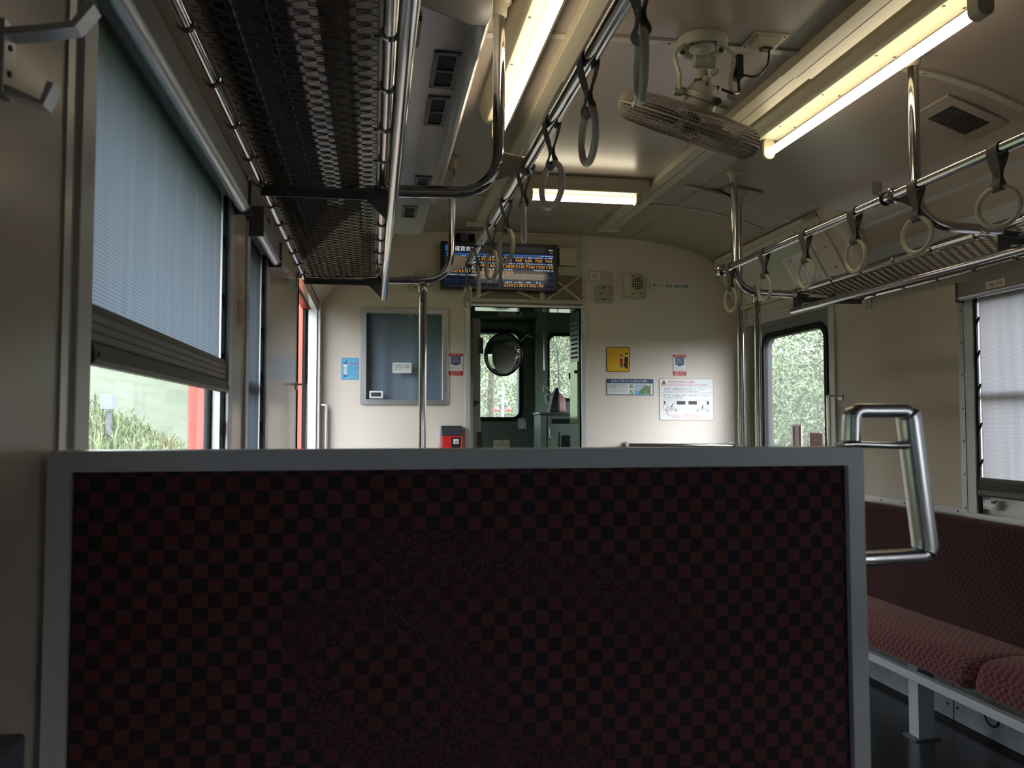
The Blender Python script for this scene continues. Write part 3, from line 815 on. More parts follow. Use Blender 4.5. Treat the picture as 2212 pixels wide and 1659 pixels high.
def floor_pole(x, y, z1, label, flange=None):
    t = thing('floor_pole', label, 'pole', (x, y, 0), 'upright poles standing on the floor')
    mb = MB(); mb.cyl((x, y, 0.002), (x, y, z1), 0.0165, 20); part('pole', mb, M_chrome, t)
    mb = MB(); mb.lathe([(0.036, 0.0), (0.036, 0.008), (0.024, 0.012), (0.0175, 0.03)], 24, (x, y, 0)); part('floor_flange', mb, M_alu, t)
    if flange:
        mb = MB(); mb.lathe([(0.040, z1), (0.036, z1 - 0.014), (0.024, z1 - 0.02), (0.021, z1 - 0.06), (0.0175, z1 - 0.062)], 24, (x, y, 0)); part('ceiling_flange', mb, M_beige, t)
    else:
        mb = MB(); mb.tube([(x - 0.022 * cos(a), y, z1 + 0.012 + 0.022 * sin(a)) for a in [i * pi / 8 for i in range(16)]], 0.006, 8, closed=True)
        mb.lathe([(0.0185, z1 - 0.035), (0.021, z1 - 0.03), (0.021, z1 - 0.004)], 20, (x, y, 0)); part('joint', mb, M_chrome, t)
    return t
floor_pole(0.208, 3.585, 1.752, 'upright pole in front of the dark curtained window')
floor_pole(1.735, 3.57, 1.742, 'right-hand of the two upright poles beside the right door')
floor_pole(1.757, 3.80, zc(1.757) - 0.012, 'left-hand upright pole beside the right door, reaching the ceiling', flange=True)
# mounting plate of that pole and the conduit that runs to it
t = thing('ceiling_conduit', 'thin painted conduit and square plate beside the tall pole', 'conduit', (1.65, 3.8, 2.3))
mb = MB(); mb.loft([[(x, y, zc(x) - 0.001) for x, y in ((1.68, 3.74), (1.86, 3.74), (1.86, 3.90), (1.68, 3.90))], [(x, y, zc(x) - 0.012) for x, y in ((1.68, 3.74), (1.86, 3.74), (1.86, 3.90), (1.68, 3.90))]]); screws(mb, [(1.85, 3.75, zc(1.85) - 0.012), (1.85, 3.89, zc(1.85) - 0.012)], 0.004, 'Z', -1, 1)
part('base_plate', mb, [M_ceil, M_screw], t, bevel=0.001)
mb = MB(); mb.tube(fillet([(1.50, 3.83, 2.322), (1.60, 3.85, 2.30), (1.70, 3.86, 2.29)], 0.03), 0.011, 10); part('conduit_pipe', mb, M_beige, t)
mb = MB(); mb.tube(fillet([(1.665, 3.83, 2.296), (1.695, 3.80, 2.272), (1.735, 3.80, 2.255)], 0.03), 0.007, 8); part('conduit_cable', mb, M_black, t)
# small square plate hung on the right rail
t = thing('rail_tag', 'small grey plate clipped on the right strap rail', 'tag', (1.572, 2.42, 1.88))
mb = MB(); mb.prism(rr(1.530, 1.566, 1.862, 1.905, 0.004), 'Y', 2.35, 2.352); part('tag_plate', mb, M_alu, t)
mb = MB(); mb.torus((1.572, 2.345, 1.85), 0.018, 0.004, 'Y', 16, 6); mb.cyl((1.556, 2.347, 1.858), (1.556, 2.353, 1.872), 0.004, 8); part('clip', mb, M_black, t)

# ------------------------------------------------------------------ hanging straps
def make_strap():
    t = thing('hanging_strap', '', 'hanging strap', (0, 0, 0))
    path = []
    for i in range(9):
        a = pi * i / 8
        path.append((0.0178 * cos(a), 0.0178 * sin(a), 0.031))
    path = [(p[0], p[1], p[2]) for p in path]
    dn = [(-0.0165, -0.016, 0.031), (-0.012, -0.034, 0.029), (-0.0055, -0.054, 0.024), (-0.0035, -0.066, 0.022), (-0.0045, -0.078, 0.024), (-0.0098, -0.090, 0.029), (-0.0105, -0.098, 0.030), (-0.006, -0.1055, 0.030)]
    path += dn + [(0.0, -0.1072, 0.030)] + [(-a, b, w) for a, b, w in reversed(dn)]
    n = len(path); secs = []
    path = [(x, z, w * 1.2) for x, z, w in path]
    for i, (x, z, w) in enumerate(path):
        a = path[i - 1]; b = path[(i + 1) % n]
        tx, tz = b[0] - a[0], b[1] - a[1]; l = sqrt(tx * tx + tz * tz); nx, nz = tz / l, -tx / l
        h = 0.0011
        secs.append([(x + nx * h, -w / 2, z + nz * h), (x + nx * h, w / 2, z + nz * h), (x - nx * h, w / 2, z - nz * h), (x - nx * h, -w / 2, z - nz * h)])
    mb = MB(); mb.loft(secs, closed=True)
    part('strap_band', mb, M_strap, t, smooth=60)
    mb = MB()
    for z in (-0.060, -0.070):
        mb.cyl((-0.0065, 0, z), (0.0065, 0, z), 0.0032, 10)
    part('rivets', mb, M_chrome, t)
    mb = MB(); mb.torus((0, 0, -0.1475), 0.0505, 0.0072, 'X', 44, 14)
    part('ring', mb, M_ring, t)
    return t
proto = make_strap()
def place_strap(o, x, y, yaw, label, group, lean=0.0):
    o.location = (x, y, 1.85); o['label'] = label; o['group'] = group
    for c in o.children:
        if c.name.startswith('ring'): c.rotation_euler = (0, 0, radians(yaw))
def copy_thing(o):
    c = o.copy(); COL.objects.link(c)
    for ch in o.children:
        d = ch.copy(); COL.objects.link(d); d.parent = c
        for g in ch.children:
            e = g.copy(); COL.objects.link(e); e.parent = d
    return c
LS = [(1.215, -12, 'edge-on strap ring nearest the camera, in front of the fan'),
      (1.535, 1, 'second strap ring from the camera on the left rail'),
      (1.87, 16, 'left strap ring hanging in front of the small cross lamp'),
      (2.235, -12, 'thin edge-on strap ring just right of the rail plate'),
      (2.547, 16, 'left strap ring hanging over the join of the two display screens'),
      (2.87, 14, 'left strap ring over the middle of the left display screen'),
      (3.23, -8, 'slim edge-on strap ring between two rings over the left screen'),
      (3.622, 9, 'last strap ring on the left rail, over the doorway corner')]
RS = [(1.872, 27, 'strap ring at the right edge of the photo, largest on the right rail'),
      (2.196, 14, 'right strap ring hanging beside the ceiling pole curve'),
      (2.513, 3, 'third strap ring from the right edge of the photo'),
      (2.834, 6, 'right strap ring hanging beside the red and white overhead notice'),
      (3.163, 2, 'second last strap ring on the right rail beside the upright poles'),
      (3.489, 6, 'last strap ring on the right rail against the end wall')]
first = True
for (y, yaw, lab) in LS:
    o = proto if first else copy_thing(proto); first = False
    place_strap(o, 0.405, y, yaw, lab, 'hanging straps on the left rail')
for (y, yaw, lab) in RS:
    place_strap(copy_thing(proto), 1.572, y, yaw, lab, 'hanging straps on the right rail')

# ------------------------------------------------------------------ lamps
def lamp(cx_, y0, y1, zt, label):
    t = thing('fluorescent_lamp', label, 'lamp', (cx_, (y0 + y1) / 2, zt), 'lengthwise tube lamps')
    zq = zc(cx_) - 0.002
    mb = MB(); w0, w1 = 0.070, 0.052
    zl = zt + 0.052
    poly = [(cx_ - w0, zq), (cx_ - w1, zl + 0.012), (cx_ - w1 + 0.012, zl), (cx_ + w1 - 0.012, zl), (cx_ + w1, zl + 0.012), (cx_ + w0, zq)]
    mb.loft([[(a, y0 - 0.05, b) for a, b in poly], [(a, y1 + 0.04, b) for a, b in poly]])
    screws(mb, [(cx_ + k * 0.030, y0 + 0.08 + i * 0.3, zl) for k in (-1, 1) for i in range(4)], 0.005, 'Z', -1, 1)
    part('housing', mb, [M_beige, M_screw], t, bevel=0.002)
    mb = MB(); mb.cyl((cx_, y0, zt), (cx_, y1, zt), 0.0155, 20); part('tube', mb, M_tube, t, label='lit fluorescent tube')
    for yy, s in ((y0, -1), (y1, 1)):
        mb = MB(); poly = rr(cx_ - 0.024, cx_ + 0.024, zt - 0.026, zl + 0.004, 0.022, 6)
        a, b = (yy - 0.035, yy + 0.004) if s < 0 else (yy - 0.004, yy + 0.012)
        mb.prism(poly, 'Y', a, b); part('socket', mb, M_beige, t, bevel=0.002)
lamp(0.440, 1.79, 2.945, 2.197, 'bright tube lamp over the left of the aisle')
lamp(1.505, 1.85, 2.975, 2.197, 'bright tube lamp over the right of the aisle, beyond the fan')
t = thing('cross_lamp', 'short tube lamp across the aisle before the end wall', 'lamp', (0.99, 3.85, 2.23))
mb = MB(); poly = [(3.80, zc(0.7)), (3.805, 2.268), (3.815, 2.258), (3.95, 2.258), (3.96, 2.268), (3.97, zc(0.7))]
mb.loft([[(0.64, a, b) for a, b in poly], [(1.31, a, b) for a, b in poly]])
part('housing', mb, M_beige, t, bevel=0.002)
mb = MB(); mb.cyl((0.735, 3.85, 2.229), (1.247, 3.85, 2.229), 0.0160, 18); part('tube', mb, M_tube, t, label='lit fluorescent tube')
for a, b in ((0.713, 0.737), (1.245, 1.272)):
    mb = MB(); mb.prism(rr(3.82, 3.88, 2.208, 2.264, 0.02, 5), 'X', a, b); part('socket', mb, M_beige, t, bevel=0.002)

def cable_cover(xa, xb, segs, name_label):
    t = thing('cable_cover', name_label, 'cable cover', ((xa + xb) / 2, 3.0, 2.3), 'boxed cable covers on the ceiling')
    zx = zc((xa + xb) / 2)
    for i, (y0, y1, h, k) in enumerate(segs):
        mb = MB(); mb.box(xa - k, xb + k, y0, y1, zx - h, zx + 0.001)
        if xb - xa > 0.07:
            xm = (xa + xb) / 2; mb.box(xm - 0.0015, xm + 0.0015, y0, y1, zx - h - 0.0005, zx - h, 1)
        part('cover', mb, [M_beige, M_dark], t, bevel=0.002)
cable_cover(0.565, 0.615, [(1.2, 2.66, 0.036, 0.003), (2.662, 3.30, 0.030, 0), (3.302, 4.62, 0.026, 0)], 'long cream cable cover on the ceiling beside the left lamp')
cable_cover(1.315, 1.415, [(1.2, 2.50, 0.036, 0.003), (2.502, 3.66, 0.030, 0.0), (3.662, 4.75, 0.026, 0)], 'long wide cream cable cover on the ceiling beside the right lamp')
for a, w_ in ((0.55, 'left'), (1.33, 'right')):
    mb = MB(); mb.box(a - 0.03, a + 0.10, 4.70, 4.73, 2.285, 2.32)
    single('ceiling_clamp', mb, M_beige, 'small cream clamp at the far end of the %s cable cover' % w_, 'clamp', (a, 4.7, 2.33))

# ------------------------------------------------------------------ ceiling fan
def fan():
    cx_, cy_, zt = 0.985, 2.37, 2.324
    t = thing('ceiling_fan', 'cream oscillating ceiling fan in a round wire cage', 'fan', (cx_, cy_, zt))
    mb = MB(); mb.lathe([(0.076, 0), (0.078, -0.006), (0.076, -0.030), (0.070, -0.034), (0.064, -0.026), (0.045, -0.022), (0.04, -0.03), (0.001, -0.03)], 36, (cx_, cy_, zt))
    for k in range(5): mb.cyl((cx_ + 0.06 * cos(k * 1.256), cy_ + 0.06 * sin(k * 1.256), zt - 0.024), (cx_ + 0.06 * cos(k * 1.256), cy_ + 0.06 * sin(k * 1.256), zt - 0.034), 0.006, 8, 1)
    part('base', mb, [M_fanp, M_screw], t)
    for s in (-1, 1):
        mb = MB(); pts = fillet([(cx_ + s * 0.070, cy_ - 0.02, zt - 0.03), (cx_ + s * 0.100, cy_ - 0.02, zt - 0.065), (cx_ + s * 0.082, cy_ - 0.02, zt - 0.125), (cx_ + s * 0.084, cy_ - 0.02, zt - 0.178)], 0.03, 8)
        mb.tube(pts, 0.006, 10, ry=0.011, upv=(1, 0, 0))
        mb.cyl((cx_ + s * 0.074, cy_ - 0.02, zt - 0.176), (cx_ + s * 0.100, cy_ - 0.02, zt - 0.176), 0.011, 12)
        part('yoke_arm', mb, M_fanp, t)
    # tilted body
    tilt = Matrix.Translation((cx_, cy_, zt - 0.17)) @ Matrix.Rotation(radians(15.5), 4, 'Y') @ Matrix.Rotation(radians(24), 4, 'X')
    mb = MB()
    mb.lathe([(0.001, 0.052), (0.016, 0.052), (0.020, 0.035), (0.040, 0.030), (0.047, 0.018), (0.050, 0.004), (0.062, 0.0), (0.062, -0.016), (0.050, -0.020), (0.050, -0.040), (0.044, -0.052), (0.001, -0.054)], 32, m=0, mtx=tilt)
    mb.cyl((-0.09, 0, -0.008), (0.09, 0, -0.008), 0.010, 12, 0, mtx=tilt)
    for k in range(6):
        a = k * pi / 3 + 0.3; mb.cyl((0.04 * cos(a), 0.04 * sin(a), 0.012), (0.04 * cos(a), 0.04 * sin(a), 0.036), 0.005, 8, 1, mtx=tilt)
    mb.cyl((0.035, -0.052, -0.008), (0.035, -0.066, -0.008), 0.011, 12, 1, mtx=tilt)
    part('motor', mb, [M_fanp, M_screw], t)
    mb = MB()
    mb.cyl((cx_, cy_, zt - 0.028), (cx_, cy_, zt - 0.06), 0.020, 16); mb.cyl((cx_ - 0.032, cy_ - 0.012, zt - 0.074), (cx_ + 0.032, cy_ - 0.012, zt - 0.074), 0.019, 16)
    mb.ball((cx_, cy_, zt - 0.074), 0.026, 16, 10); mb.cyl((cx_, cy_, zt - 0.08), (cx_ + 0.002, cy_, zt - 0.122), 0.016, 14)
    mb.cyl((cx_ + 0.006, cy_ - 0.02, zt - 0.074), (cx_ + 0.006, cy_ - 0.036, zt - 0.074), 0.009, 12)
    mb.cyl((cx_ + 0.026, cy_ - 0.02, zt - 0.112), (cx_ + 0.026, cy_ - 0.040, zt - 0.112), 0.010, 12)
    part('swivel_gearbox', mb, M_fanp, t)
    # cage
    cg = tilt @ Matrix.Translation((-0.010, 0, -0.094))
    R = 0.226
    prof = []
    for i in range(15):
        a = pi * i / 14
        prof.append((R - 0.045 + 0.045 * sin(a), 0.046 * cos(a)))
    top = [(0.050, 0.046), (0.11, 0.050), (0.15, 0.048)]
    bot = [(0.15, -0.047), (0.10, -0.050), (0.04, -0.050)]
    mer = top + prof + bot
    mb = MB(); NM = 150
    for k in range(NM):
        a = 2 * pi * k / NM; tw = 0.0
        pts = [(r * cos(a + 0.9 * (0.232 - r)), r * sin(a + 0.9 * (0.232 - r)), z) for r, z in mer]
        mb.tube(pts, 0.0011, 3, caps=False, mtx=cg)
    for r, z in [(0.05, 0.046), (0.09, 0.049), (0.13, 0.05), (0.16, 0.0475)] + prof[1:-1:1] + [(0.16, -0.047), (0.13, -0.049), (0.10, -0.05), (0.07, -0.05), (0.04, -0.05)]:
        mb.torus((0, 0, z), r, 0.0012, 'Z', 72, 3, mtx=cg)
    part('cage', mb, M_cage, t, label='fine dusty wire cage', smooth=60)
    mb = MB(); mb.torus((0, 0, 0.0), R + 0.001, 0.0032, 'Z', 72, 8, mtx=cg)
    for k in range(4):
        a = k * pi / 2 + 0.5; mb.box(-0.006, 0.006, R - 0.004, R + 0.006, -0.008, 0.008, mtx=cg @ Matrix.Rotation(a, 4, 'Z'))
    part('cage_rim', mb, M_cage, t)
    mb = MB()
    mb.lathe([(0.001, 0.035), (0.035, 0.03), (0.038, -0.02), (0.02, -0.03), (0.001, -0.032)], 24, mtx=cg)
    for k in range(4):
        rm = cg @ Matrix.Rotation(k * pi / 2, 4, 'Z'); secs = []
        for i in range(9):
            u = i / 8; r = 0.035 + 0.150 * u; w = 0.030 + 0.045 * sin(pi * min(1, u * 0.75 + 0.1)); tw = radians(38 - 18 * u)
            c_, s_ = cos(tw), sin(tw)
            secs.append([(r, -w * c_, w * 0.55 * s_ * -1), (r, w * c_, w * 0.55 * s_), (r, w * c_, w * 0.55 * s_ + 0.0015), (r, -w * c_, -w * 0.55 * s_ + 0.0015)])
        mb.loft(secs, mtx=rm)
    part('blades', mb, M_greydark, t)
    mb = MB(); mb.tube(fillet([(cx_ + 0.03, cy_ - 0.07, zt - 0.18), (cx_ + 0.06, cy_ - 0.08, zt - 0.195), (cx_ + 0.105, cy_ - 0.03, zt - 0.17), (cx_ + 0.105, cy_ - 0.02, zt - 0.10)], 0.03), 0.0042, 8)
    mb.box(cx_ + 0.095, cx_ + 0.115, cy_ - 0.04, cy_, zt - 0.125, zt - 0.055)
    mb.tube(fillet([(cx_ + 0.112, cy_ - 0.02, zt - 0.108), (cx_ + 0.165, cy_ - 0.03, zt - 0.120), (cx_ + 0.20, cy_ - 0.03, zt - 0.075), (cx_ + 0.205, cy_ - 0.03, zt - 0.02)], 0.04), 0.0032, 8)
    part('cable', mb, M_black, t)
fan()
t = thing('ceiling_outlet', 'small cream outlet box on the ceiling right of the fan', 'outlet', (1.175, 2.335, 2.32))
mb = MB(); mb.box(1.120, 1.230, 2.290, 2.390, zc(1.175) - 0.006, zc(1.175)); screws(mb, [(x, y, zc(1.175) - 0.006) for x in (1.130, 1.220) for y in (2.300, 2.380)], 0.004, 'Z', -1, 1)
part('cover_plate', mb, [M_beige, M_screw], t, bevel=0.001)
mb = MB(); z = zc(1.175)
mb.loft([[(1.133, 2.305, z - 0.005), (1.218, 2.305, z - 0.005), (1.218, 2.375, z - 0.005), (1.133, 2.375, z - 0.005)], [(1.143, 2.313, z - 0.028), (1.203, 2.313, z - 0.028), (1.203, 2.367, z - 0.028), (1.143, 2.367, z - 0.028)]])
part('raised_box', mb, M_beige, t, bevel=0.003)
mb = MB(); mb.box(1.163, 1.193, 2.325, 2.352, z - 0.034, z - 0.027); part('plug', mb, M_black, t)

# ceiling air grille on the right
t = thing('ceiling_grille', 'square perforated ceiling grille on the right', 'vent', (2.03, 2.59, 2.2))
def tiltx(x): return zc(x) - 0.004
mb = MB()
def qp(x, y, dz): return (x, y, zc(x) - dz)
def plate_arc(mb, x0, x1, y0, y1, d0, d1, m=0):
    mb.loft([[qp(x0, y0, d0), qp(x1, y0, d0), qp(x1, y1, d0), qp(x0, y1, d0)], [qp(x0, y0, d1), qp(x1, y0, d1), qp(x1, y1, d1), qp(x0, y1, d1)]], m=m)
plate_arc(mb, 1.91, 2.14, 2.49, 2.69, 0.0, 0.006); screws(mb, [qp(x, y, 0.006) for x in (1.925, 2.125) for y in (2.505, 2.675)], 0.004, 'Z', -1, 1)
part('grille_frame', mb, [M_ceil, M_screw], t)
mb = MB()
for i in range(15):
    for j in range(13):
        x = 1.955 + i * 0.0098; y = 2.53 + j * 0.0098
        zg = zc(1.91) + (zc(2.14) - zc(1.91)) * (x - 1.91) / 0.23
        mb.box(x, x + 0.006, y, y + 0.006, zg - 0.0095, zg - 0.0055)
part('perforations', mb, M_dark, t, kind='stuff')

# ------------------------------------------------------------------ left air duct and door header
def duct():
    t = thing('air_duct', 'glossy cream air duct above the left rack with four outlets', 'air duct', (0.1, 2.5, 2.05))
    Z0 = 2.055
    prof_ = [(-0.06, 2.20), (-0.06, Z0 + 0.010), (-0.04, Z0), (0.215, Z0), (0.25, Z0 + 0.012), (0.266, Z0 + 0.045), (0.275, 2.30)]
    mb = MB()
    n = len(prof_)
    near = [(x, 1.88 - (0.27 - x) * 0.62, z) for x, z in prof_]
    far = [(x, 3.44, z) for x, z in prof_]
    mb.loft([near, far])
    part('casing', mb, M_duct, t, bevel=0.002, smooth=50)
    # second, shallower section
    mb = MB(); Z1 = 2.095
    prof2_ = [(-0.06, 2.20), (-0.06, Z1), (0.225, Z1), (0.24, Z1 + 0.015), (0.262, 2.30)]
    mb.loft([[(x, 3.442, z) for x, z in prof2_], [(x, 4.16, z) for x, z in prof2_]])
    part('end_casing', mb, M_duct, t, bevel=0.002)
    for (x0, x1, y0, y1, zz) in ((0.140, 0.208, 1.985, 2.205, Z0), (0.143, 0.205, 2.265, 2.49, Z0), (0.145, 0.207, 3.02, 3.24, Z0), (0.12, 0.185, 3.60, 3.80, Z1)):
        mb = MB(); mb.ringplate(rr(x0, x1, y0, y1, 0.003, 2), rr(x0 + 0.012, x1 - 0.012, y0 + 0.016, y1 - 0.016, 0.002, 2), 'Z', zz - 0.005, zz)
        ym = (y0 + y1) / 2; mb.box(x0 + 0.01, x1 - 0.01, ym - 0.005, ym + 0.005, zz - 0.005, zz)
        screws(mb, [(x, y, zz - 0.005) for x in (x0 + 0.006, x1 - 0.006) for y in (y0 + 0.008, y1 - 0.008)], 0.003, 'Z', -1, 1)
        g = part('outlet_frame', mb, [M_greydark, M_screw], t)
        mb = MB(); mb.box(x0 + 0.01, x1 - 0.01, y0 + 0.014, y1 - 0.014, zz - 0.0015, zz - 0.0005)
        part('outlet_opening', mb, M_dark, g, label='black outlet opening')
    mb = MB(); screws(mb, [(0.07, 2.0 + 0.32 * i, Z0) for i in range(5)] + [(0.02, 3.9, Z1)], 0.005, 'Z', -1)
    mb.box(0.075, 0.10, 1.82, 1.95, Z0 - 0.012, Z0)
    part('fixings', mb, M_screw, t)
duct()
# recessed dark grille and lining plate seen through the left rack net
t = thing('return_air_panel', 'dark slotted return air panel above the left rack net', 'vent', (-0.2, 2.3, 1.95))
A, B = Vector((XL + 0.035, 0, 1.925)), Vector((-0.205, 0, 2.065))
def sl(u, y, d=0.0):
    p = A + (B - A) * u; nrm = Vector((B.z - A.z, 0, -(B.x - A.x))).normalized()
    q = p + nrm * d
    return (q.x, y, q.z)
mb = MB(); mb.loft([[sl(0, 1.35), sl(1, 1.35), sl(1, 1.35, 0.012), sl(0, 1.35, 0.012)], [sl(0, 3.55), sl(1, 3.55), sl(1, 3.55, 0.012), sl(0, 3.55, 0.012)]])
part('panel', mb, M_dark, t)
mb = MB()
for k in range(2): mb.loft([[sl(0.06 + k * 0.55, 1.37, 0.012), sl(0.09 + k * 0.55, 1.37, 0.012), sl(0.09 + k * 0.55, 1.37, 0.018), sl(0.06 + k * 0.55, 1.37, 0.018)], [sl(0.06 + k * 0.55, 3.53, 0.012), sl(0.09 + k * 0.55, 3.53, 0.012), sl(0.09 + k * 0.55, 3.53, 0.018), sl(0.06 + k * 0.55, 3.53, 0.018)]])
part('slats', mb, M_greydark, t)
mb = MB(); mb.box(-0.205, -0.13, 1.3, 3.55, 2.07, 2.08); screws(mb, [(-0.165, 1.4 + 0.3 * i, 2.07) for i in range(7)], 0.006, 'Z', -1, 1)
part('edge_strip', mb, [M_duct, M_screw], t)

t = thing('door_header_box', 'sloping cream door header over the left doorway', 'door header', (-0.2, 4.3, 1.95))
mb = MB(); poly = [(XL + 0.002, 1.862), (XL + 0.012, 1.858), (-0.135, 2.040), (-0.066, 2.090), (-0.066, 2.205), (-0.22, 2.11), (XL + 0.008, 1.97)]
mb.loft([[(a, 3.70, b) for a, b in poly], [(a, 4.985, b) for a, b in poly]]); part('casing', mb, M_wall, t, bevel=0.002)
mb = MB(); screws(mb, [(-0.27, 3.8 + i * 0.25, 1.905) for i in range(5)], 0.005, 'X', 1)
part('screws', mb, M_screw, t)

# right door header box with notice
t = thing('door_header_box', 'sloping cream door header with screwed panel over the right door', 'door header', (2.2, 4.4, 2.0))
P0, P1 = Vector((2.300, 0, 1.868)), Vector((2.120, 0, 2.184))
def slr(u, y, d=0.0):
    p = P0 + (P1 - P0) * u; nrm = Vector((-(P1.z - P0.z), 0, (P1.x - P0.x))).normalized()
    q = p + nrm * d
    return (q.x, y, q.z)
mb = MB(); secs = []
for y in (3.72, 4.985): secs.append([slr(0, y), slr(1, y), (2.15, y, 2.172), (2.303, y, 1.96)])
mb.loft(secs)
for (u0, u1, a, b) in ((0.0, 0.06, 3.72, 4.985), (0.93, 1.0, 3.72, 4.985), (0.0, 1.0, 3.72, 3.84), (0.0, 1, 4.93, 4.985)):
    mb.loft([[slr(u0, a), slr(u1, a), slr(u1, a, 0.008), slr(u0, a, 0.008)], [slr(u0, b), slr(u1, b), slr(u1, b, 0.008), slr(u0, b, 0.008)]])
part('casing', mb, M_wall, t, bevel=0.001)
mb = MB(); mb.loft([[slr(0.10, 3.90, 0.001), slr(0.90, 3.90, 0.001), slr(0.90, 3.90, 0.006), slr(0.10, 3.90, 0.006)], [slr(0.10, 4.90, 0.001), slr(0.90, 4.90, 0.001), slr(0.90, 4.90, 0.006), slr(0.10, 4.90, 0.006)]])
part('access_panel', mb, M_panel, t, bevel=0.001)
mb = MB()
for y in [3.96 + i * 0.22 for i in range(5)]:
    for u in (0.14, 0.86):
        p = Vector(slr(u, y, 0.006)); q = Vector(slr(u, y, 0.008)); mb.cyl(p, q, 0.005, 8)
for u in (0.2, 0.5, 0.8): mb.cyl(slr(u, 3.78, 0.008), slr(u, 3.78, 0.010), 0.005, 8)
part('screws', mb, M_screw, t)
mb = MB(); secs = []
for i in range(7):
    a = pi / 2 * i / 6
    y = 3.72 - 0.14 * sin(a); k = cos(a)
    secs.append([slr(0, y, 0), slr(1, y, -0.09 * (1 - k)), slr(1, y, -0.12), slr(0, y, -0.03)])
mb.loft(secs)
part('rounded_end', mb, M_wall, t)
# notice on the header, Japanese text running down
t2 = thing('overhead_notice', 'white notice with red heading stuck on the right header', 'notice', slr(0.2, 4.0, 0.006))
mb = MB(); mb.loft([[slr(0.12, 3.95, 0.0062), slr(0.56, 3.95, 0.0062), slr(0.56, 3.95, 0.0072), slr(0.12, 3.95, 0.0072)], [slr(0.12, 4.21, 0.0062), slr(0.56, 4.21, 0.0062), slr(0.56, 4.21, 0.0072), slr(0.12, 4.21, 0.0072)]])
part('sheet', mb, M_white, t2)
um = (P1 - P0).length
def slope_text(mb, s, yc, uc, h, m=0):
    vs, fs, x0, x1, y0, y1 = glyphs(s)
    k = h / (y1 - y0); out = []
    for a, b in vs:
        out.append(slr(uc + ((b - y0) * k - h / 2) / um, yc - ((a - x0) * k - (x1 - x0) * k / 2), 0.0077))
    mb.add(out, fs, m)
mb = MB(); slope_text(mb, '注', 4.165, 0.50, 0.026, 0); slope_text(mb, '意', 4.13, 0.50, 0.026, 0)
for col, s in enumerate(('ドアにもたれ', '手や指を引き', '走行中は窓か', '開閉にご注意')):
    for r_, ch in enumerate(s[:5]): slope_text(mb, ch, 4.165 - col * 0.045, 0.42 - r_ * 0.064, 0.017, 1)
part('lettering', mb, [M_inkred, M_ink], t2, smooth=0)

# ------------------------------------------------------------------ right sliding door
dr = thing('sliding_door', 'grey sliding door with rounded window behind the poles on the right', 'door', (2.35, 4.4, 0))
mb = MB(); mb.ringplate([(u, v) for u, v in rr(3.90, 4.90, 0.0, 1.775, 0.001, 5)], rr(4.015, 4.72, 0.82, 1.672, 0.075, 5), 'X', 2.335, 2.372)
part('leaf', mb, M_doorg, dr)
mb = MB(); mb.ringplate(rr(3.995, 4.74, 0.80, 1.692, 0.095, 8), rr(4.028, 4.707, 0.833, 1.659, 0.065, 8), 'X', 2.326, 2.380)
part('window_seal', mb, M_dark, dr, label='black rubber window seal')
mb = MB(); mb.prism(rr(4.02, 4.715, 0.825, 1.667, 0.07, 8), 'X', 2.350, 2.353); part('pane', mb, M_glass, dr, smooth=0)
mb = MB(); mb.box(2.332, 2.335, 4.1, 4.66, 1.722, 1.726)
part('pressed_rib', mb, M_greydark, dr)
# stickers in that window
single('window_sticker', MB().box(2.345, 2.347, 4.305, 4.405, 0.88, 1.145, 0).box(2.344, 2.345, 4.315, 4.335, 0.89, 1.135, 1).box(2.344, 2.345, 4.355, 4.37, 0.89, 1.135, 2).box(2.344, 2.345, 4.38, 4.40, 0.89, 1.135, 1),
       [M_white, M_inkred, M_paleblue], 'tall red and white sticker on the right door window', 'sticker', (2.346, 4.355, 1.0))
mb = MB(); mb.prism(rr(4.085, 4.215, 0.985, 1.10, 0.006), 'X', 2.345, 2.347); mb.box(2.344, 2.345, 4.085, 4.215, 0.987, 1.005, 1)
text(mb, '指つめ注意', -4.15, 1.055, 2.3443, h=0.012, align='C', m=2, plane='X')
mb.tube([(2.3445, 4.135, 1.025), (2.3445, 4.12, 1.045), (2.3445, 4.14, 1.075), (2.3445, 4.155, 1.09)], 0.002, 6, m=2)
single('window_sticker', mb, [M_bagr, M_dark, M_skin], 'small brown square sticker at the lower corner of the right door window', 'sticker', (2.346, 4.15, 1.04))

def grab_bar(x0, xw, y, z1, label, horizontal=False, mtx_m=None):
    t = thing('grab_bar', label, 'grab bar', (x0, y, 0.6), 'vertical grab bars beside the side doors')
    s = 1 if xw > x0 else -1
    mb = MB(); mb.prism(rr(min(x0, x0 + s * 0.014), max(x0, x0 + s * 0.014), y - 0.014, y + 0.014, 0.006, 4), 'Z', 0.55, z1); part('bar', mb, mtx_m or M_chrome, t)
    mb = MB()
    for z in (z1 - 0.008, 0.56):
        mb.box(min(x0, xw), max(x0, xw), y - 0.006, y + 0.006, z, z + 0.008)
    mb.box(min(xw, xw - s * 0.006), max(xw, xw - s * 0.006), y - 0.02, y + 0.02, z1 - 0.025, z1 + 0.004)
    part('bracket', mb, M_alu, t)
grab_bar(2.232, XR, 3.84, 1.292, 'steel grab bar on the near side of the right door')
grab_bar(-0.272, XL, 3.60, 1.318, 'steel grab bar on the near side of the open left doorway')
grab_bar(-0.262, XL, 4.94, 1.262, 'white grab bar in the far corner of the left doorway', mtx_m=M_aluw)

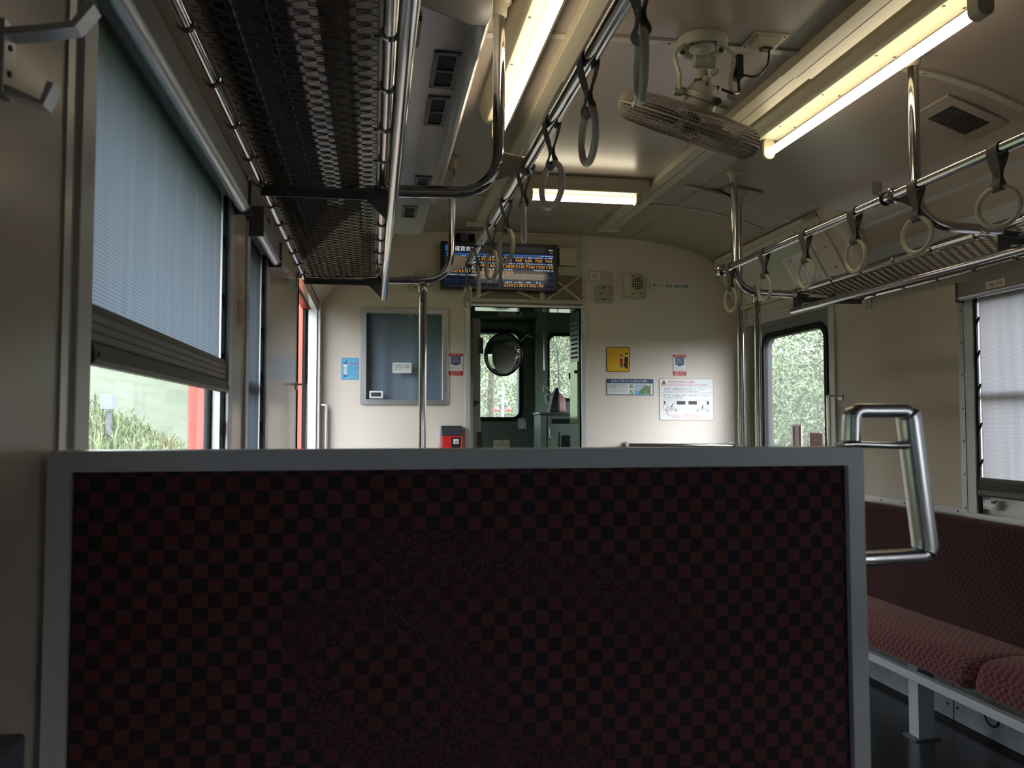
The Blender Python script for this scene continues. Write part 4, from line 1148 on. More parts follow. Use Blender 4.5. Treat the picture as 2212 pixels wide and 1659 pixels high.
# handrail on end wall
t = thing('wall_handrail', 'low steel rail across the end wall under the tsunami notice', 'handrail', (1.9, 4.95, 1.0))
mb = MB(); mb.tube(fillet([(1.545, YE, 1.018), (1.545, 4.93, 1.018), (2.245, 4.93, 1.012), (2.245, YE, 1.012)], 0.015), 0.0125, 14); part('rail', mb, M_chrome, t)
for xx, zz in ((1.545, 1.018), (2.245, 1.012)):
    mb = MB(); mb.lathe([(0.022, 0), (0.022, 0.006)], 16, mtx=Matrix.Translation((xx, YE - 0.001, zz)) @ Matrix.Rotation(pi / 2, 4, 'X'))
    part('flange', mb, M_alu, t)

# ------------------------------------------------------------------ end wall furniture
mb = MB(); mb.ringplate(rr(-0.078, 0.443, 1.260, 1.838, 0.018, 5), rr(-0.043, 0.407, 1.294, 1.807, 0.003, 5), 'Y', YE - 0.012, YE + 0.01)
w9 = struct('window_9', mb, M_alu, bevel=0.002)
mb = MB(); mb.box(-0.043, 0.407, YE + 0.006, YE + 0.008, 1.294, 1.807); part('pane', mb, M_glassc, w9, smooth=0)
single('window_notice', (lambda m_: (flat(m_, 0.111, 0.224, 1.451, 1.513, YE + 0.003, 0, 0.004),
        text(m_, '安全に運転するため運転士', 0.119, 1.492, YE + 0.0025, h=0.010, w=0.097, m=1), text(m_, 'への呼びかけは、停車中に', 0.119, 1.479, YE + 0.0025, h=0.009, w=0.097, m=1),
        text(m_, 'お願いします', 0.119, 1.466, YE + 0.0025, h=0.009, w=0.05, m=1), m_)[-1])(MB()), [M_white, M_ink], 'small white notice stuck on the curtained window', 'notice', (0.167, YE, 1.48), smooth=0)
t = thing('blackout_curtain', 'blue-grey blackout curtain hung behind the end wall window', 'curtain', (0.18, 5.05, 1.55))
mb = MB(); secs = []
for i in range(41):
    x = -0.10 + 0.56 * i / 40
    secs.append([(x, 5.075 + 0.012 * sin(i * 0.42) + 0.008 * sin(i * 0.9 + 1), 1.20), (x, 5.075 + 0.010 * sin(i * 0.42 + 0.5), 1.55), (x, 5.07 + 0.006 * sin(i * 0.42), 1.90)])
mb.loft(secs, caps=False, ring=False); part('cloth', mb, M_curtain, t, smooth=80)
mb = MB(); mb.cyl((-0.12, 5.07, 1.90), (0.48, 5.07, 1.90), 0.006, 8); part('curtain_rod', mb, M_alu, t)
t = thing('window_catch', 'white framed catch in the lower corner of curtained window', 'catch', (0.016, YE, 1.32))
mb = MB(); mb.ringplate(rr(-0.023, 0.056, 1.300, 1.343, 0.005), rr(-0.013, 0.046, 1.309, 1.334, 0.002), 'Y', YE - 0.006, YE + 0.004); part('frame', mb, M_white, t)
mb = MB(); mb.box(-0.014, 0.047, YE - 0.001, YE + 0.004, 1.308, 1.335); part('recess', mb, M_bag, t)

def speaker(x0, x1, z0, z1, label):
    t = thing('wall_speaker', label, 'speaker', ((x0 + x1) / 2, YE, z0), 'cream wall speakers')
    mb = MB(); W = x1 - x0
    sec0 = []
    poly = [(x0, YE), (x0, YE - 0.03), (x0 + W * 0.3, YE - 0.055), (x1 - 0.012, YE - 0.055), (x1, YE - 0.045), (x1, YE)]
    mb.prism(poly, 'Z', z0, z1); part('casing', mb, M_beige, t, bevel=0.003)
    mb = MB(); H_ = z1 - z0
    for c in range(5):
        xx = x0 + W * (0.42 + 0.105 * c); rng = (2, 3, 3, 3, 2)[c]
        for r_ in range(-rng, rng + 1):
            zz = z0 + H_ * 0.60 + r_ * H_ * 0.075
            mb.box(xx - W * 0.035, xx + W * 0.035, YE - 0.0565, YE - 0.054, zz - H_ * 0.024, zz + H_ * 0.024)
    part('slots', mb, M_dark, t)
    mb = MB(); screws(mb, [(x, YE - 0.055, z) for x in (x0 + W * 0.40, x0 + W * 0.80) for z in (z0 + H_ * 0.12, z1 - H_ * 0.08)], 0.005, 'Y', -1); part('screws', mb, M_screw, t)
speaker(1.529, 1.664, 1.938, 2.076, 'cream speaker on the right of the end wall beside the number plate')
speaker(0.196, 0.313, 1.945, 2.040, 'cream speaker on the left of the end wall behind the pole')

# fare display
def display():
    t = thing('fare_display', 'black twin-screen fare display above the cab doorway', 'display screen', (0.76, 4.95, 2.1))
    D = 4.925
    A0, A1, Z0, Z1 = 0.389, 1.106, 1.966, 2.252
    A0 *= D / 5; A1 *= D / 5
    fx = lambda x: x * D / 5
    fz = lambda z: 1.15 + (z - 1.15) * D / 5
    Z0, Z1 = fz(1.964), fz(2.256)
    mb = MB(); mb.box(fx(0.395), fx(1.122), D, D + 0.06, Z0, Z1); part('casing', mb, M_black, t, bevel=0.004)
    sc = []
    for i, (a, b) in enumerate(((0.420, 0.749), (0.772, 1.096))):
        mb = MB(); flat(mb, fx(a), fx(b), fz(1.981), fz(2.234), D - 0.001, 0)
        s_ = part('screen', mb, M_scr, t, smooth=0); sc.append((fx(a), fx(b), s_))
    zb, zt = fz(1.984), fz(2.176)
    for i, (a, b, s_) in enumerate(sc):
        mb = MB(); e = 0.0009; d = D - 0.0016
        W = b - a
        rows = [zb + (zt - zb) * k / 5 for k in range(6)]
        cols = [a + 0.006 + (W - 0.010) * k / 5 for k in range(6)]
        for z in rows: flat(mb, cols[0], cols[-1], z - e / 2, z + e / 2, d, 0)
        for x in cols: flat(mb, x - e / 2, x + e / 2, rows[0], rows[-1], d, 0)
        flat(mb, cols[0], cols[-1], rows[-1], rows[-1] + 0.011, d, 0)
        for k in range(5): flat(mb, cols[0], cols[-1], rows[k] + 0.018, rows[k] + 0.034, d + 0.0004, 3)
        if i == 0:
            flat(mb, a + 0.003, a + 0.016, fz(2.195), fz(2.231), d, 0)
            text(mb, '運賃表です', a + 0.06, fz(2.196), d - 0.0004, h=0.030, m=1)
            names = [['01 油津', '02 大堂津', '03 南郷', '04 谷之口', '05 榎原'], ['10 日南', '11 飫肥', '12 北郷', '13 曽山寺', '14 内海'],
                     ['20 青島', '21 子供の国', '22 木花', '23 運動公園', '24 南郷'], ['30 日向住吉', '31 佐土原', '32 日向新富', '', ''], ['', '', '', '', '']]
            fares = [['250', '370', '490', '670', '936'], ['870', '990', '990', '1090', '1300'], ['1730', '1930', '1930', '1930', '1930'], [''] * 5, [''] * 5]
        else:
            text(mb, '宮崎交', b - 0.006, fz(2.214), d - 0.0004, h=0.009, align='R', m=1)
            text(mb, '普 通', b - 0.010, fz(2.198), d - 0.0004, h=0.007, align='R', m=2)
            text(mb, 'この列車は、整理券が必要です', b - 0.006, rows[-1] + 0.002, d - 0.0004, h=0.006, align='R', m=1)
            names = [['03 串間', '05 日向大束', '07 榎原', '08 日向北方', '09 南郷'], ['15 内海', '16 小内海', '17 伊比井', '18 加江田', '19 青島'],
                     ['25 南方', '', '', '28 宮崎神宮', '29 蓮ヶ池'], [''] * 5, ['宮崎空港', '46 田吉', '南宮崎', '宮 崎', '']]
            fares = [['280', '460', '660', '760', '760'], ['1300', '1510', '1730', '1730', '1730'], ['1930', '', '', '', ''], [''] * 5, ['2260', '2130', '2130', '2130', '']]
        for r_ in range(5):
            zt_ = rows[5 - r_]
            for c in range(5):
                if names[r_][c]: text(mb, names[r_][c], (cols[c] + cols[c + 1]) / 2, zt_ - 0.0125, d - 0.0004, h=0.0095, w=min(0.058, 0.0095 * len(names[r_][c]) * 1.05), align='C', m=1)
                if fares[r_][c]: text(mb, fares[r_][c], (cols[c] + cols[c + 1]) / 2, zt_ - 0.0335, d - 0.0004, h=0.0165, w=0.0145 * len(fares[r_][c]), align='C', m=2)
        part('screen_content', mb, [M_scrb, M_scrw, M_scro, M_scrbd], s_, smooth=0)
display()
# header panel behind display and lock box
t = thing('display_cabinet', 'cream cabinet panel behind and above the fare display', 'cabinet', (0.91, YE, 2.1))
mb = MB(); mb.box(0.60, 1.262, 4.975, YE, 2.075, 2.305); part('panel', mb, M_beige, t, bevel=0.003)
mb = MB(); mb.box(0.46, 0.60, 4.98, YE, 2.22, 2.30); part('gap_cover', mb, M_dark, t)
mb = MB(); mb.box(0.51, 0.56, 4.965, 4.98, 2.25, 2.30); part('cable_box', mb, M_greydark, t)
t = thing('lock_box', 'small cream box with a round key lock right of display', 'lock box', (1.17, 4.96, 2.12))
mb = MB(); mb.box(1.115, 1.232, 4.935, 4.975, 2.118, 2.225); part('casing', mb, M_beige, t, bevel=0.004)
mb = MB(); mb.lathe([(0.011, 0), (0.011, 0.004), (0.001, 0.004)], 16, mtx=Matrix.Translation((1.134, 4.935, 2.170)) @ Matrix.Rotation(pi / 2, 4, 'X'))
k_ = part('lock', mb, M_aluw, t)
mb = MB(); mb.box(1.132, 1.136, 4.9305, 4.9312, 2.163, 2.177); part('keyhole', mb, M_dark, k_)
# braced metal transom under the display
t = thing('door_transom', 'beige transom panel with diagonal bracing over the doorway', 'transom', (0.92, YE, 1.96))
mb = MB(); mb.box(0.56, 1.288, 4.984, YE - 0.001, 1.887, 2.073, 0); part('panel', mb, mat('brown_transom_board', (0.22, 0.17, 0.12), 0.5), t)
mb = MB()
nb = [0]
def bar(x0, z0, x1, z1, w=0.013, d0=4.972, d1=4.984):
    nb[0] += 1; d0 -= 0.0004 * nb[0]
    a = Vector((x0, 0, z0)); b = Vector((x1, 0, z1)); u = (b - a).normalized(); n_ = Vector((-u.z, 0, u.x)) * w / 2
    mb.loft([[(p.x, d0, p.z) for p in (a - n_, b - n_, b + n_, a + n_)], [(p.x, d1, p.z) for p in (a - n_, b - n_, b + n_, a + n_)]])
bar(0.56, 1.897, 1.288, 1.897, 0.022); bar(0.565, 1.887, 0.565, 2.07); bar(1.275, 1.887, 1.275, 2.07, 0.02); bar(1.0, 2.068, 1.288, 2.068, 0.012); bar(1.015, 1.90, 1.015, 2.0, 0.03)
bar(0.585, 1.905, 0.80, 1.99); bar(0.77, 1.99, 0.985, 1.905); bar(1.04, 1.905, 1.26, 2.06); bar(1.06, 2.06, 1.26, 1.905)
screws(mb, [(1.275, 4.972, z) for z in (1.93, 1.98, 2.03)] + [(0.575, 4.972, 1.91), (0.80, 4.972, 1.897), (1.15, 4.972, 1.897)], 0.004, 'Y', -1, 1)
part('bracing', mb, [M_beige, M_screw], t, bevel=0.0008)

# small plates on the right of the end wall
t = thing('no_smoking_plate', 'small no-smoking plate above the square switch box', 'sign', (1.39, YE, 2.06))
mb = MB(); mb.box(1.318, 1.466, YE - 0.006, YE, 2.036, 2.098); part('backing', mb, M_beige, t, bevel=0.001)
mb = MB(); d = YE - 0.007; flat(mb, 1.322, 1.385, 2.042, 2.090, d, 0)
pts = [(1.352 + 0.017 * cos(a), d - 0.0005, 2.066 + 0.017 * sin(a)) for a in [i * pi / 12 for i in range(24)]]
mb.tube(pts, 0.0014, 6, closed=True, m=1); mb.cyl((1.341, d - 0.0005, 2.077), (1.363, d - 0.0005, 2.055), 0.0013, 6, 1); mb.box(1.341, 1.362, d - 0.0006, d, 2.0645, 2.0675, 2)
mb.tube([(1.360, d - 0.0004, 2.069), (1.363, d - 0.0004, 2.073), (1.360, d - 0.0004, 2.077)], 0.0007, 5, m=2)
part('pictogram', mb, [M_white, M_inkred, M_ink], t, smooth=0)
t = thing('switch_box', 'square metal-framed switch box on the end wall', 'switch box', (1.41, YE, 1.96))
mb = MB(); mb.ringplate(rr(1.353, 1.468, 1.902, 2.018, 0.010), rr(1.367, 1.454, 1.917, 2.003, 0.014), 'Y', YE - 0.014, YE); part('frame', mb, M_alu, t, bevel=0.001)
mb = MB(); mb.box(1.362, 1.459, YE - 0.004, YE, 1.912, 2.008, 0); part('back_plate', mb, M_beige, t)
mb = MB(); mb.cyl((1.392, YE - 0.004, 1.96), (1.392, YE - 0.010, 1.96), 0.006, 10, 1); mb.box(1.412, 1.432, YE - 0.010, YE - 0.004, 1.951, 1.969, 0)
mb.box(1.398, 1.418, YE - 0.008, YE - 0.004, 1.992, 2.0, 1); mb.box(1.398, 1.418, YE - 0.008, YE - 0.004, 1.920, 1.928, 1); part('switches', mb, [M_beige, M_greydark], t)

def plate(name, label, cat, x0, x1, z0, z1, mbase, r=0.004, border=None):
    t = thing(name, label, cat, ((x0 + x1) / 2, YE, z0))
    mb = MB(); mb.prism(rr(x0, x1, z0, z1, r, 4), 'Y', YE - 0.002, YE); part('backing', mb, mbase, t, smooth=0)
    return t
DP = YE - 0.0025
t = plate('car_number_plate', 'white plate with the car number in black', 'number plate', 1.710, 1.980, 1.999, 2.039, M_white, 0.001)
mb = MB(); text(mb, 'キハ40 8098', 1.722, 2.007, DP, h=0.026, w=0.246); flat(mb, 1.7105, 1.714, 2.0, 2.034, DP, 0); part('lettering', mb, M_ink, t, smooth=0)

t = plate('courtesy_notice', 'yellow notice with two standing figures on the end wall', 'notice', 1.426, 1.578, 1.471, 1.627, M_dark, 0.012)
mb = MB(); flat(mb, 1.430, 1.574, 1.475, 1.623, YE - 0.0026, 0, 0.010)
d = YE - 0.0031
for i, s in enumerate(('定期券は「ハッキリ」と', '見えるように、', 'お取扱いください。')): text(mb, s, 1.436, 1.604 - i * 0.0135, d, h=0.009, w=(0.092, 0.062, 0.097)[i], m=1)
for i, (s, w_) in enumerate((('Please show your ticket clearly', 0.062), ('to the crew when leaving', 0.058), ('', 0), ('請出示車票', 0.046), ('請合作', 0.030), ('', 0), ('표를 보여', 0.046), ('주십시오', 0.034), ('', 0), ('Merci', 0.03))):
    if s: text(mb, s, 1.438, 1.573 - i * 0.0078, d, h=0.0045, w=w_, m=1)
text(mb, '皆さまのご協力をお願いいたします', 1.446, 1.480, d, h=0.0045, w=0.115, m=1)
def person(x, z0, k, coat, legs):
    mb.prism(rr(x - 0.007 * k, x + 0.007 * k, z0 + 0.024 * k, z0 + 0.058 * k, 0.004), 'Y', d, d + 0.0004, coat)
    mb.prism(rr(x - 0.010 * k, x - 0.005 * k, z0 + 0.028 * k, z0 + 0.054 * k, 0.002), 'Y', d, d + 0.0004, coat)
    mb.prism(rr(x - 0.0065 * k, x + 0.0065 * k, z0 + 0.002, z0 + 0.026 * k, 0.001), 'Y', d, d + 0.0004, legs)
    mb.prism(rr(x - 0.006 * k, x + 0.006 * k, z0 + 0.058 * k, z0 + 0.072 * k, 0.004), 'Y', d - 0.0002, d, 4)
    mb.prism(rr(x - 0.0066 * k, x + 0.0066 * k, z0 + 0.0685 * k, z0 + 0.0765 * k, 0.0038), 'Y', d - 0.0004, d, 2)
person(1.523, 1.492, 1.1, 1, 2); person(1.556, 1.490, 1.32, 2, 2)
mb.prism(rr(1.518, 1.521, 1.491, 1.507, 0.001), 'Y', d - 0.0006, d, 4); mb.prism(rr(1.525, 1.528, 1.491, 1.507, 0.001), 'Y', d - 0.0006, d, 4)
mb.prism(rr(1.537, 1.548, 1.502, 1.527, 0.004), 'Y', d - 0.0006, d, 2)
part('print', mb, [M_yellow, M_inkred, M_ink, M_white, M_skin], t, smooth=0)

def arrow_notice(x0, x1, z0, z1, label):
    t = plate('arrow_notice', label, 'notice', x0, x1, z0, z1, M_inkred, 0.004)
    mb = MB(); H_ = z1 - z0; W = x1 - x0; xc = (x0 + x1) / 2
    flat(mb, x0 + 0.0015, x1 - 0.0015, z0 + H_ * 0.21, z1 - H_ * 0.12, YE - 0.0025, 0)
    zt, zm = z1 - H_ * 0.12, z1 - H_ * 0.44
    mb.prism([(xc - W * 0.33, zt), (xc - W * 0.33, zm), (xc - W * 0.39, zm - 0.002), (xc, zm - H_ * 0.11), (xc + W * 0.39, zm - 0.002), (xc + W * 0.33, zm), (xc + W * 0.33, zt)], 'Y', YE - 0.003, YE - 0.0026, 1)
    text(mb, '“お客様にお願い”', xc, z1 - H_ * 0.095, YE - 0.0026, h=H_ * 0.065, w=W * 0.84, align='C', m=0)
    for i, s in enumerate(('車内では', '禁煙です', '携帯電話の', '電源をお切', 'り下さい')): text(mb, s, xc, z1 - H_ * (0.19 + 0.065 * i), YE - 0.0034, h=H_ * 0.042, w=W * 0.5, align='C', m=0)
    for i, s in enumerate(('車内でのマナーに', 'ご協力をお願い', 'いたします')): text(mb, s, xc, z0 + H_ * (0.36 - 0.065 * i), YE - 0.0030, h=H_ * 0.04, w=W * 0.72, align='C', m=2)
    for i, s in enumerate(('乗務員にお申し出', 'ください。', 'お願いします')): text(mb, s, xc, z0 + H_ * (0.145 - 0.06 * i), YE - 0.0026, h=H_ * 0.04, w=W * 0.72, align='C', m=0)
    part('print', mb, [M_white, M_inkblue, M_inkred], t, smooth=0)
arrow_notice(1.861, 1.947, 1.452, 1.583, 'small red and white arrow notice above the tsunami notice')
arrow_notice(0.445, 0.533, 1.439, 1.572, 'small red and white arrow notice left of the cab doorway')

t = plate('evacuation_notice', 'wide blue-bordered notice with a coloured hillside drawing', 'notice', 1.426, 1.730, 1.326, 1.428, M_inkblue, 0.003)
mb = MB(); flat(mb, 1.431, 1.725, 1.331, 1.400, YE - 0.0025, 0)
text(mb, '津波が予想される場合のお願い', 1.455, 1.409, YE - 0.0026, h=0.013, w=0.245, m=0)
text(mb, 'When a tsunami is expected, please follow the crew', 1.455, 1.4025, YE - 0.0026, h=0.004, w=0.245, m=0)
d = YE - 0.0030
text(mb, '高台や避難場所等へ避難します。', 1.438, 1.384, d, h=0.010, w=0.125, m=1); text(mb, '係員の誘導に従ってください。', 1.438, 1.371, d, h=0.010, w=0.125, m=1)
for i in range(4): text(mb, 'Passengers should evacuate to higher ground and follow staff', 1.438, 1.361 - i * 0.007, d, h=0.0045, w=(0.12, 0.118, 0.11, 0.05)[i], m=2)
for z in (1.372, 1.336): mb.prism(rr(1.578, 1.598, z, z + 0.022, 0.001), 'Y', d, d + 0.0004, 3)
mb.prism([(1.582, 1.376), (1.590, 1.388), (1.596, 1.390), (1.592, 1.378)], 'Y', d - 0.0006, d, 0); mb.prism([(1.582, 1.340), (1.588, 1.352), (1.596, 1.354), (1.592, 1.342)], 'Y', d - 0.0006, d, 0)
flat(mb, 1.608, 1.712, 1.334, 1.396, d, 4)
mb.prism([(1.628, 1.334), (1.712, 1.334), (1.712, 1.392), (1.690, 1.394), (1.645, 1.360)], 'Y', d - 0.0006, d, 3)
mb.prism([(1.608, 1.334), (1.634, 1.334), (1.642, 1.356), (1.624, 1.350), (1.608, 1.362)], 'Y', d - 0.0010, d, 6)
text(mb, 'S', 1.678, 1.338, d - 0.0012, h=0.013, align='C', m=0); mb.prism(rr(1.690, 1.704, 1.384, 1.394, 0.001), 'Y', d - 0.0012, d, 0)
for (x, z) in ((1.664, 1.382), (1.670, 1.387), (1.658, 1.377)): mb.prism(rr(x, x + 0.003, z, z + 0.007, 0.001), 'Y', d - 0.0012, d, 5)
mb.prism(rr(1.696, 1.703, 1.344, 1.364, 0.002), 'Y', d - 0.0012, d, 5)
part('print', mb, [M_white, M_ink, M_greydark, M_green, M_paleblue, M_inkred, M_cyan], t, smooth=0)

t = plate('tsunami_notice', 'large white tsunami instruction notice with train diagram', 'notice', 1.768, 2.126, 1.172, 1.433, M_ink, 0.006)
mb = MB(); x0 = 1.768; W = 0.358
fxx = lambda px: 1.768 + (px - 1100) / (2055 - 1100) * 0.358
fzz = lambda pz: 1.433 - (pz - 720) / (1452 - 720) * 0.261
d = YE - 0.0030
flat(mb, x0 + 0.0015, x0 + W - 0.0015, 1.1735, 1.4315, YE - 0.0025, 0, 0.005)
for z in (865, 972): flat(mb, x0 + 0.001, x0 + W - 0.001, fzz(z) - 0.0006, fzz(z) + 0.0006, d, 1)
mb.prism([(fxx(1132), fzz(838)), (fxx(1232), fzz(838)), (fxx(1182), fzz(748))], 'Y', d, d + 0.0004, 1)
mb.prism([(fxx(1152), fzz(832)), (fxx(1224), fzz(832)), (fxx(1198), fzz(786)), (fxx(1190), fzz(800)), (fxx(1204), fzz(815)), (fxx(1180), fzz(820)), (fxx(1176), fzz(790))], 'Y', d - 0.0005, d, 4)
text(mb, '津波発生時のお願い', fxx(1252), fzz(802), d, h=0.0165, w=(1750 - 1252) / 955 * 0.358, m=2)
text(mb, 'INSTRUCTIONS IN EVENT OF TSUNAMI', fxx(1252), fzz(847), d, h=0.0115, w=(1945 - 1252) / 955 * 0.358, m=2)
text(mb, '1', fxx(1136), fzz(918), d, h=0.010, m=1); text(mb, '落ち着いて乗務員の指示にしたがってください', fxx(1174), fzz(920), d, h=0.0115, w=(1890 - 1174) / 955 * 0.358, m=1)
text(mb, 'Stay calm and follow crew instructions', fxx(1174), fzz(956), d, h=0.0095, w=(1780 - 1174) / 955 * 0.358, m=1)
text(mb, '2', fxx(1132), fzz(1032), d, h=0.010, m=1); text(mb, '降りるときは乗降口に座って足から降りてください', fxx(1174), fzz(1034), d, h=0.0115, w=(1960 - 1174) / 955 * 0.358, m=1)
text(mb, 'Sit and exit feet first', fxx(1174), fzz(1068), d, h=0.0095, w=(1500 - 1174) / 955 * 0.358, m=1)
for z in (1096, 1256): flat(mb, fxx(1160), fxx(1990), fzz(z) - 0.0004, fzz(z) + 0.0004, d, 3)
flat(mb, fxx(1158), fxx(1168), fzz(1250), fzz(1100), d, 5)
for a, b in ((1402, 1558), (1610, 1760)): flat(mb, fxx(a), fxx(b), fzz(1178), fzz(1116), d, 1, 0.004)
for a, b in ((1184, 1204), (1940, 1972)): flat(mb, fxx(a), fxx(b), fzz(1180), fzz(1116), d, 1, 0.001)
for a, b in ((1255, 1362), (1805, 1920)): mb.ringplate(rr(fxx(a), fxx(b), fzz(1254), fzz(1104), 0.004), rr(fxx(a) + 0.0008, fxx(b) - 0.0008, fzz(1254) + 0.0008, fzz(1104) - 0.0008, 0.003), 'Y', d, d + 0.0004, 3)
for cx_, cz_ in ((1216, 1280), (1390, 1280), (1775, 1284), (1948, 1284)):
    mb.torus((fxx(cx_), d, fzz(cz_)), 0.0062, 0.0012, 'Y', 20, 6, 1)
mb.tube([(fxx(1335), d, fzz(1165)), (fxx(1318), d, fzz(1205)), (fxx(1290), d, fzz(1228))], 0.0022, 6, m=1); mb.ball((fxx(1336), d, fzz(1160)), 0.003, 8, 6, 1)
mb.cyl((fxx(1318), d, fzz(1205)), (fxx(1340), d, fzz(1235)), 0.001, 6, 1)
for k in (0, 45, 25): mb.cyl((fxx(1262 + k), d, fzz(1305)), (fxx(1300 + k), d, fzz(1235)), 0.0009, 6, 3)
mb.ball((fxx(1860), d, fzz(1192)), 0.0028, 8, 6, 1); mb.cyl((fxx(1860), d, fzz(1200)), (fxx(1860), d, fzz(1238)), 0.0022, 6, 1)
for s in (-1, 1):
    mb.cyl((fxx(1860), d, fzz(1205)), (fxx(1860 + s * 34), d, fzz(1238)), 0.0008, 6, 1); mb.cyl((fxx(1860), d, fzz(1236)), (fxx(1860 + s * 22), d, fzz(1272)), 0.0011, 6, 1)
for z in (1163, 1288): mb.ball((fxx(1860), d, fzz(z)), 0.002, 8, 6, 2)
flat(mb, fxx(1232), fxx(1240), fzz(1366), fzz(1225), d - 0.0003, 2); flat(mb, fxx(1232), fxx(1285), fzz(1366), fzz(1358), d - 0.0003, 2)
mb.prism([(fxx(1222), fzz(1228)), (fxx(1250), fzz(1228)), (fxx(1236), fzz(1204))], 'Y', d - 0.0003, d, 2)
text(mb, 'はしごはトイレの横にあります', fxx(1298), fzz(1374), d, h=0.009, w=(1765 - 1298) / 955 * 0.358, m=2)
text(mb, 'The ladder is next to the restroom', fxx(1302), fzz(1408), d, h=0.008, w=(1840 - 1302) / 955 * 0.358, m=2)
part('print', mb, [M_white, M_ink, M_inkred, M_greydark, M_yellow, M_pink], t, smooth=0)

t = plate('phone_notice', 'light blue notice with a drawing of a mobile phone', 'notice', -0.187, -0.087, 1.409, 1.538, M_blue, 0.001)
mb = MB(); flat(mb, -0.185, -0.089, 1.411, 1.536, YE - 0.0025, 0); d = YE - 0.003
mb.prism(rr(-0.176, -0.152, 1.425, 1.513, 0.005), 'Y', d, d + 0.0004, 1); mb.prism(rr(-0.160, -0.155, 1.510, 1.528, 0.002), 'Y', d, d + 0.0004, 1)
mb.prism(rr(-0.175, -0.153, 1.480, 1.500, 0.002), 'Y', d - 0.0005, d, 2); mb.prism(rr(-0.174, -0.154, 1.438, 1.476, 0.001), 'Y', d - 0.0005, d, 2)
for i in range(1, 5): mb.box(-0.174, -0.154, d - 0.0008, d - 0.0005, 1.438 + i * 0.0076, 1.4388 + i * 0.0076, 1)
for i in range(1, 3): mb.box(-0.174 + i * 0.0067, -0.1733 + i * 0.0067, d - 0.0008, d - 0.0005, 1.438, 1.476, 1)
mb.prism([(-0.138, 1.511), (-0.138, 1.497), (-0.118, 1.505), (-0.098, 1.497), (-0.098, 1.511), (-0.118, 1.503)], 'Y', d, d + 0.0004, 3)
for i, s in enumerate(('マナーモード', '車内では、携帯電話の', 'ご使用をお控えください')): text(mb, s, -0.144, 1.480 - i * 0.011, d, h=0.006, w=0.050, m=1)
for i in range(3): text(mb, 'Please set to silent mode and refrain', -0.144, 1.443 - i * 0.006, d, h=0.0035, w=0.048, m=1)
part('print', mb, [M_cyan, M_blue, M_white, M_pink], t, smooth=0)

# ticket machine
t = thing('ticket_machine', 'red ticket machine with dark top beside the cab doorway', 'ticket machine', (0.46, 4.9, 0.70))
mb = MB(); mb.prism([(YE - 0.005, 0.70), (YE - 0.005, 1.135), (4.935, 1.135), (4.905, 1.085), (4.905, 0.70)], 'X', 0.400, 0.515); part('casing', mb, M_redbox, t, bevel=0.002)
mb = MB(); mb.prism([(YE - 0.006, 1.078), (YE - 0.006, 1.138), (4.932, 1.138), (4.902, 1.087), (4.902, 1.078)], 'X', 0.398, 0.517); part('top', mb, M_navybox, t, bevel=0.002)
mb = MB(); mb.box(0.387, 0.398, 4.925, YE - 0.005, 0.70, 1.137); part('side_plate', mb, M_aluw, t)
mb = MB(); mb.box(0.455, 0.505, 4.898, 4.905, 0.99, 1.068); part('issue_slot', mb, M_black, t)
mb = MB(); mb.box(0.466, 0.497, 4.896, 4.898, 1.030, 1.060, 0)
mb.box(0.480, 0.483, 4.8952, 4.896, 1.035, 1.055, 1); mb.prism([(0.4815, 1.0335), (0.472, 1.044), (0.474, 1.046), (0.4815, 1.038), (0.489, 1.046), (0.491, 1.044)], 'Y', 4.8952, 4.896, 1)
part('arrow_sign', mb, [M_white, M_ink], t, label='white sign with a black down arrow', smooth=0)
mb = MB(); mb.box(0.386, 0.3875, 4.93, 4.985, 0.96, 1.025); part('side_sticker', mb, M_pink, t)

# seat number marker on the pillar between the left windows, phone sticker reflected side
mb = MB(); mb.prism(rr(2.06, 2.13, 1.38, 1.50, 0.003), 'X', XL, XL + 0.001, 0)
text(mb, '19', 2.095, 1.46, XL + 0.0015, h=0.03, align='C', m=1, plane='L'); text(mb, 'DC', 2.095, 1.42, XL + 0.0015, h=0.03, align='C', m=1, plane='L'); text(mb, 'BA', 2.095, 1.385, XL + 0.0015, h=0.03, align='C', m=1, plane='L')
single('seat_number_sticker', mb, [M_wall, M_inkred], 'small red lettered sticker on the pillar between the left blinds', 'sticker', (XL, 2.09, 1.44), smooth=0)

# coat hook at the top left corner
t = thing('coat_hook', 'flat aluminium double coat hook on the near left wall', 'hook', (XL, 0.78, 1.47))
mb = MB(); mb.box(XL, XL + 0.006, 0.765, 0.79, 1.435, 1.50)
hk = [(XL + 0.010, 0.777, 1.490), (-0.262, 0.772, 1.502), (-0.233, 0.790, 1.534), (-0.236, 0.80, 1.56)]
def strip(pts, w, th):
    secs = []
    for i, p in enumerate(pts):
        a = Vector(pts[max(i - 1, 0)]); b = Vector(pts[min(i + 1, len(pts) - 1)]); tt = (b - a).normalized()
        nn = tt.cross(Vector((0, 1, 0))).normalized(); P_ = Vector(p); Yv = Vector((0, 1, 0))
        secs.append([P_ + nn * th + Yv * w, P_ + nn * th - Yv * w, P_ - nn * th - Yv * w, P_ - nn * th + Yv * w])
    mb.loft(secs)
strip([(XL + 0.002, 0.777, 1.489), (-0.290, 0.777, 1.4935), (-0.262, 0.777, 1.4995), (-0.247, 0.777, 1.520)], 0.011, 0.003)
strip([(XL + 0.002, 0.777, 1.441), (-0.305, 0.777, 1.435), (-0.286, 0.777, 1.428), (-0.279, 0.777, 1.447)], 0.010, 0.003)
screws(mb, [(XL + 0.006, 0.777, 1.455), (XL + 0.006, 0.777, 1.478)], 0.003, 'X', 1, 1)
part('hook_plate', mb, [M_alu, M_screw], t, bevel=0.001)
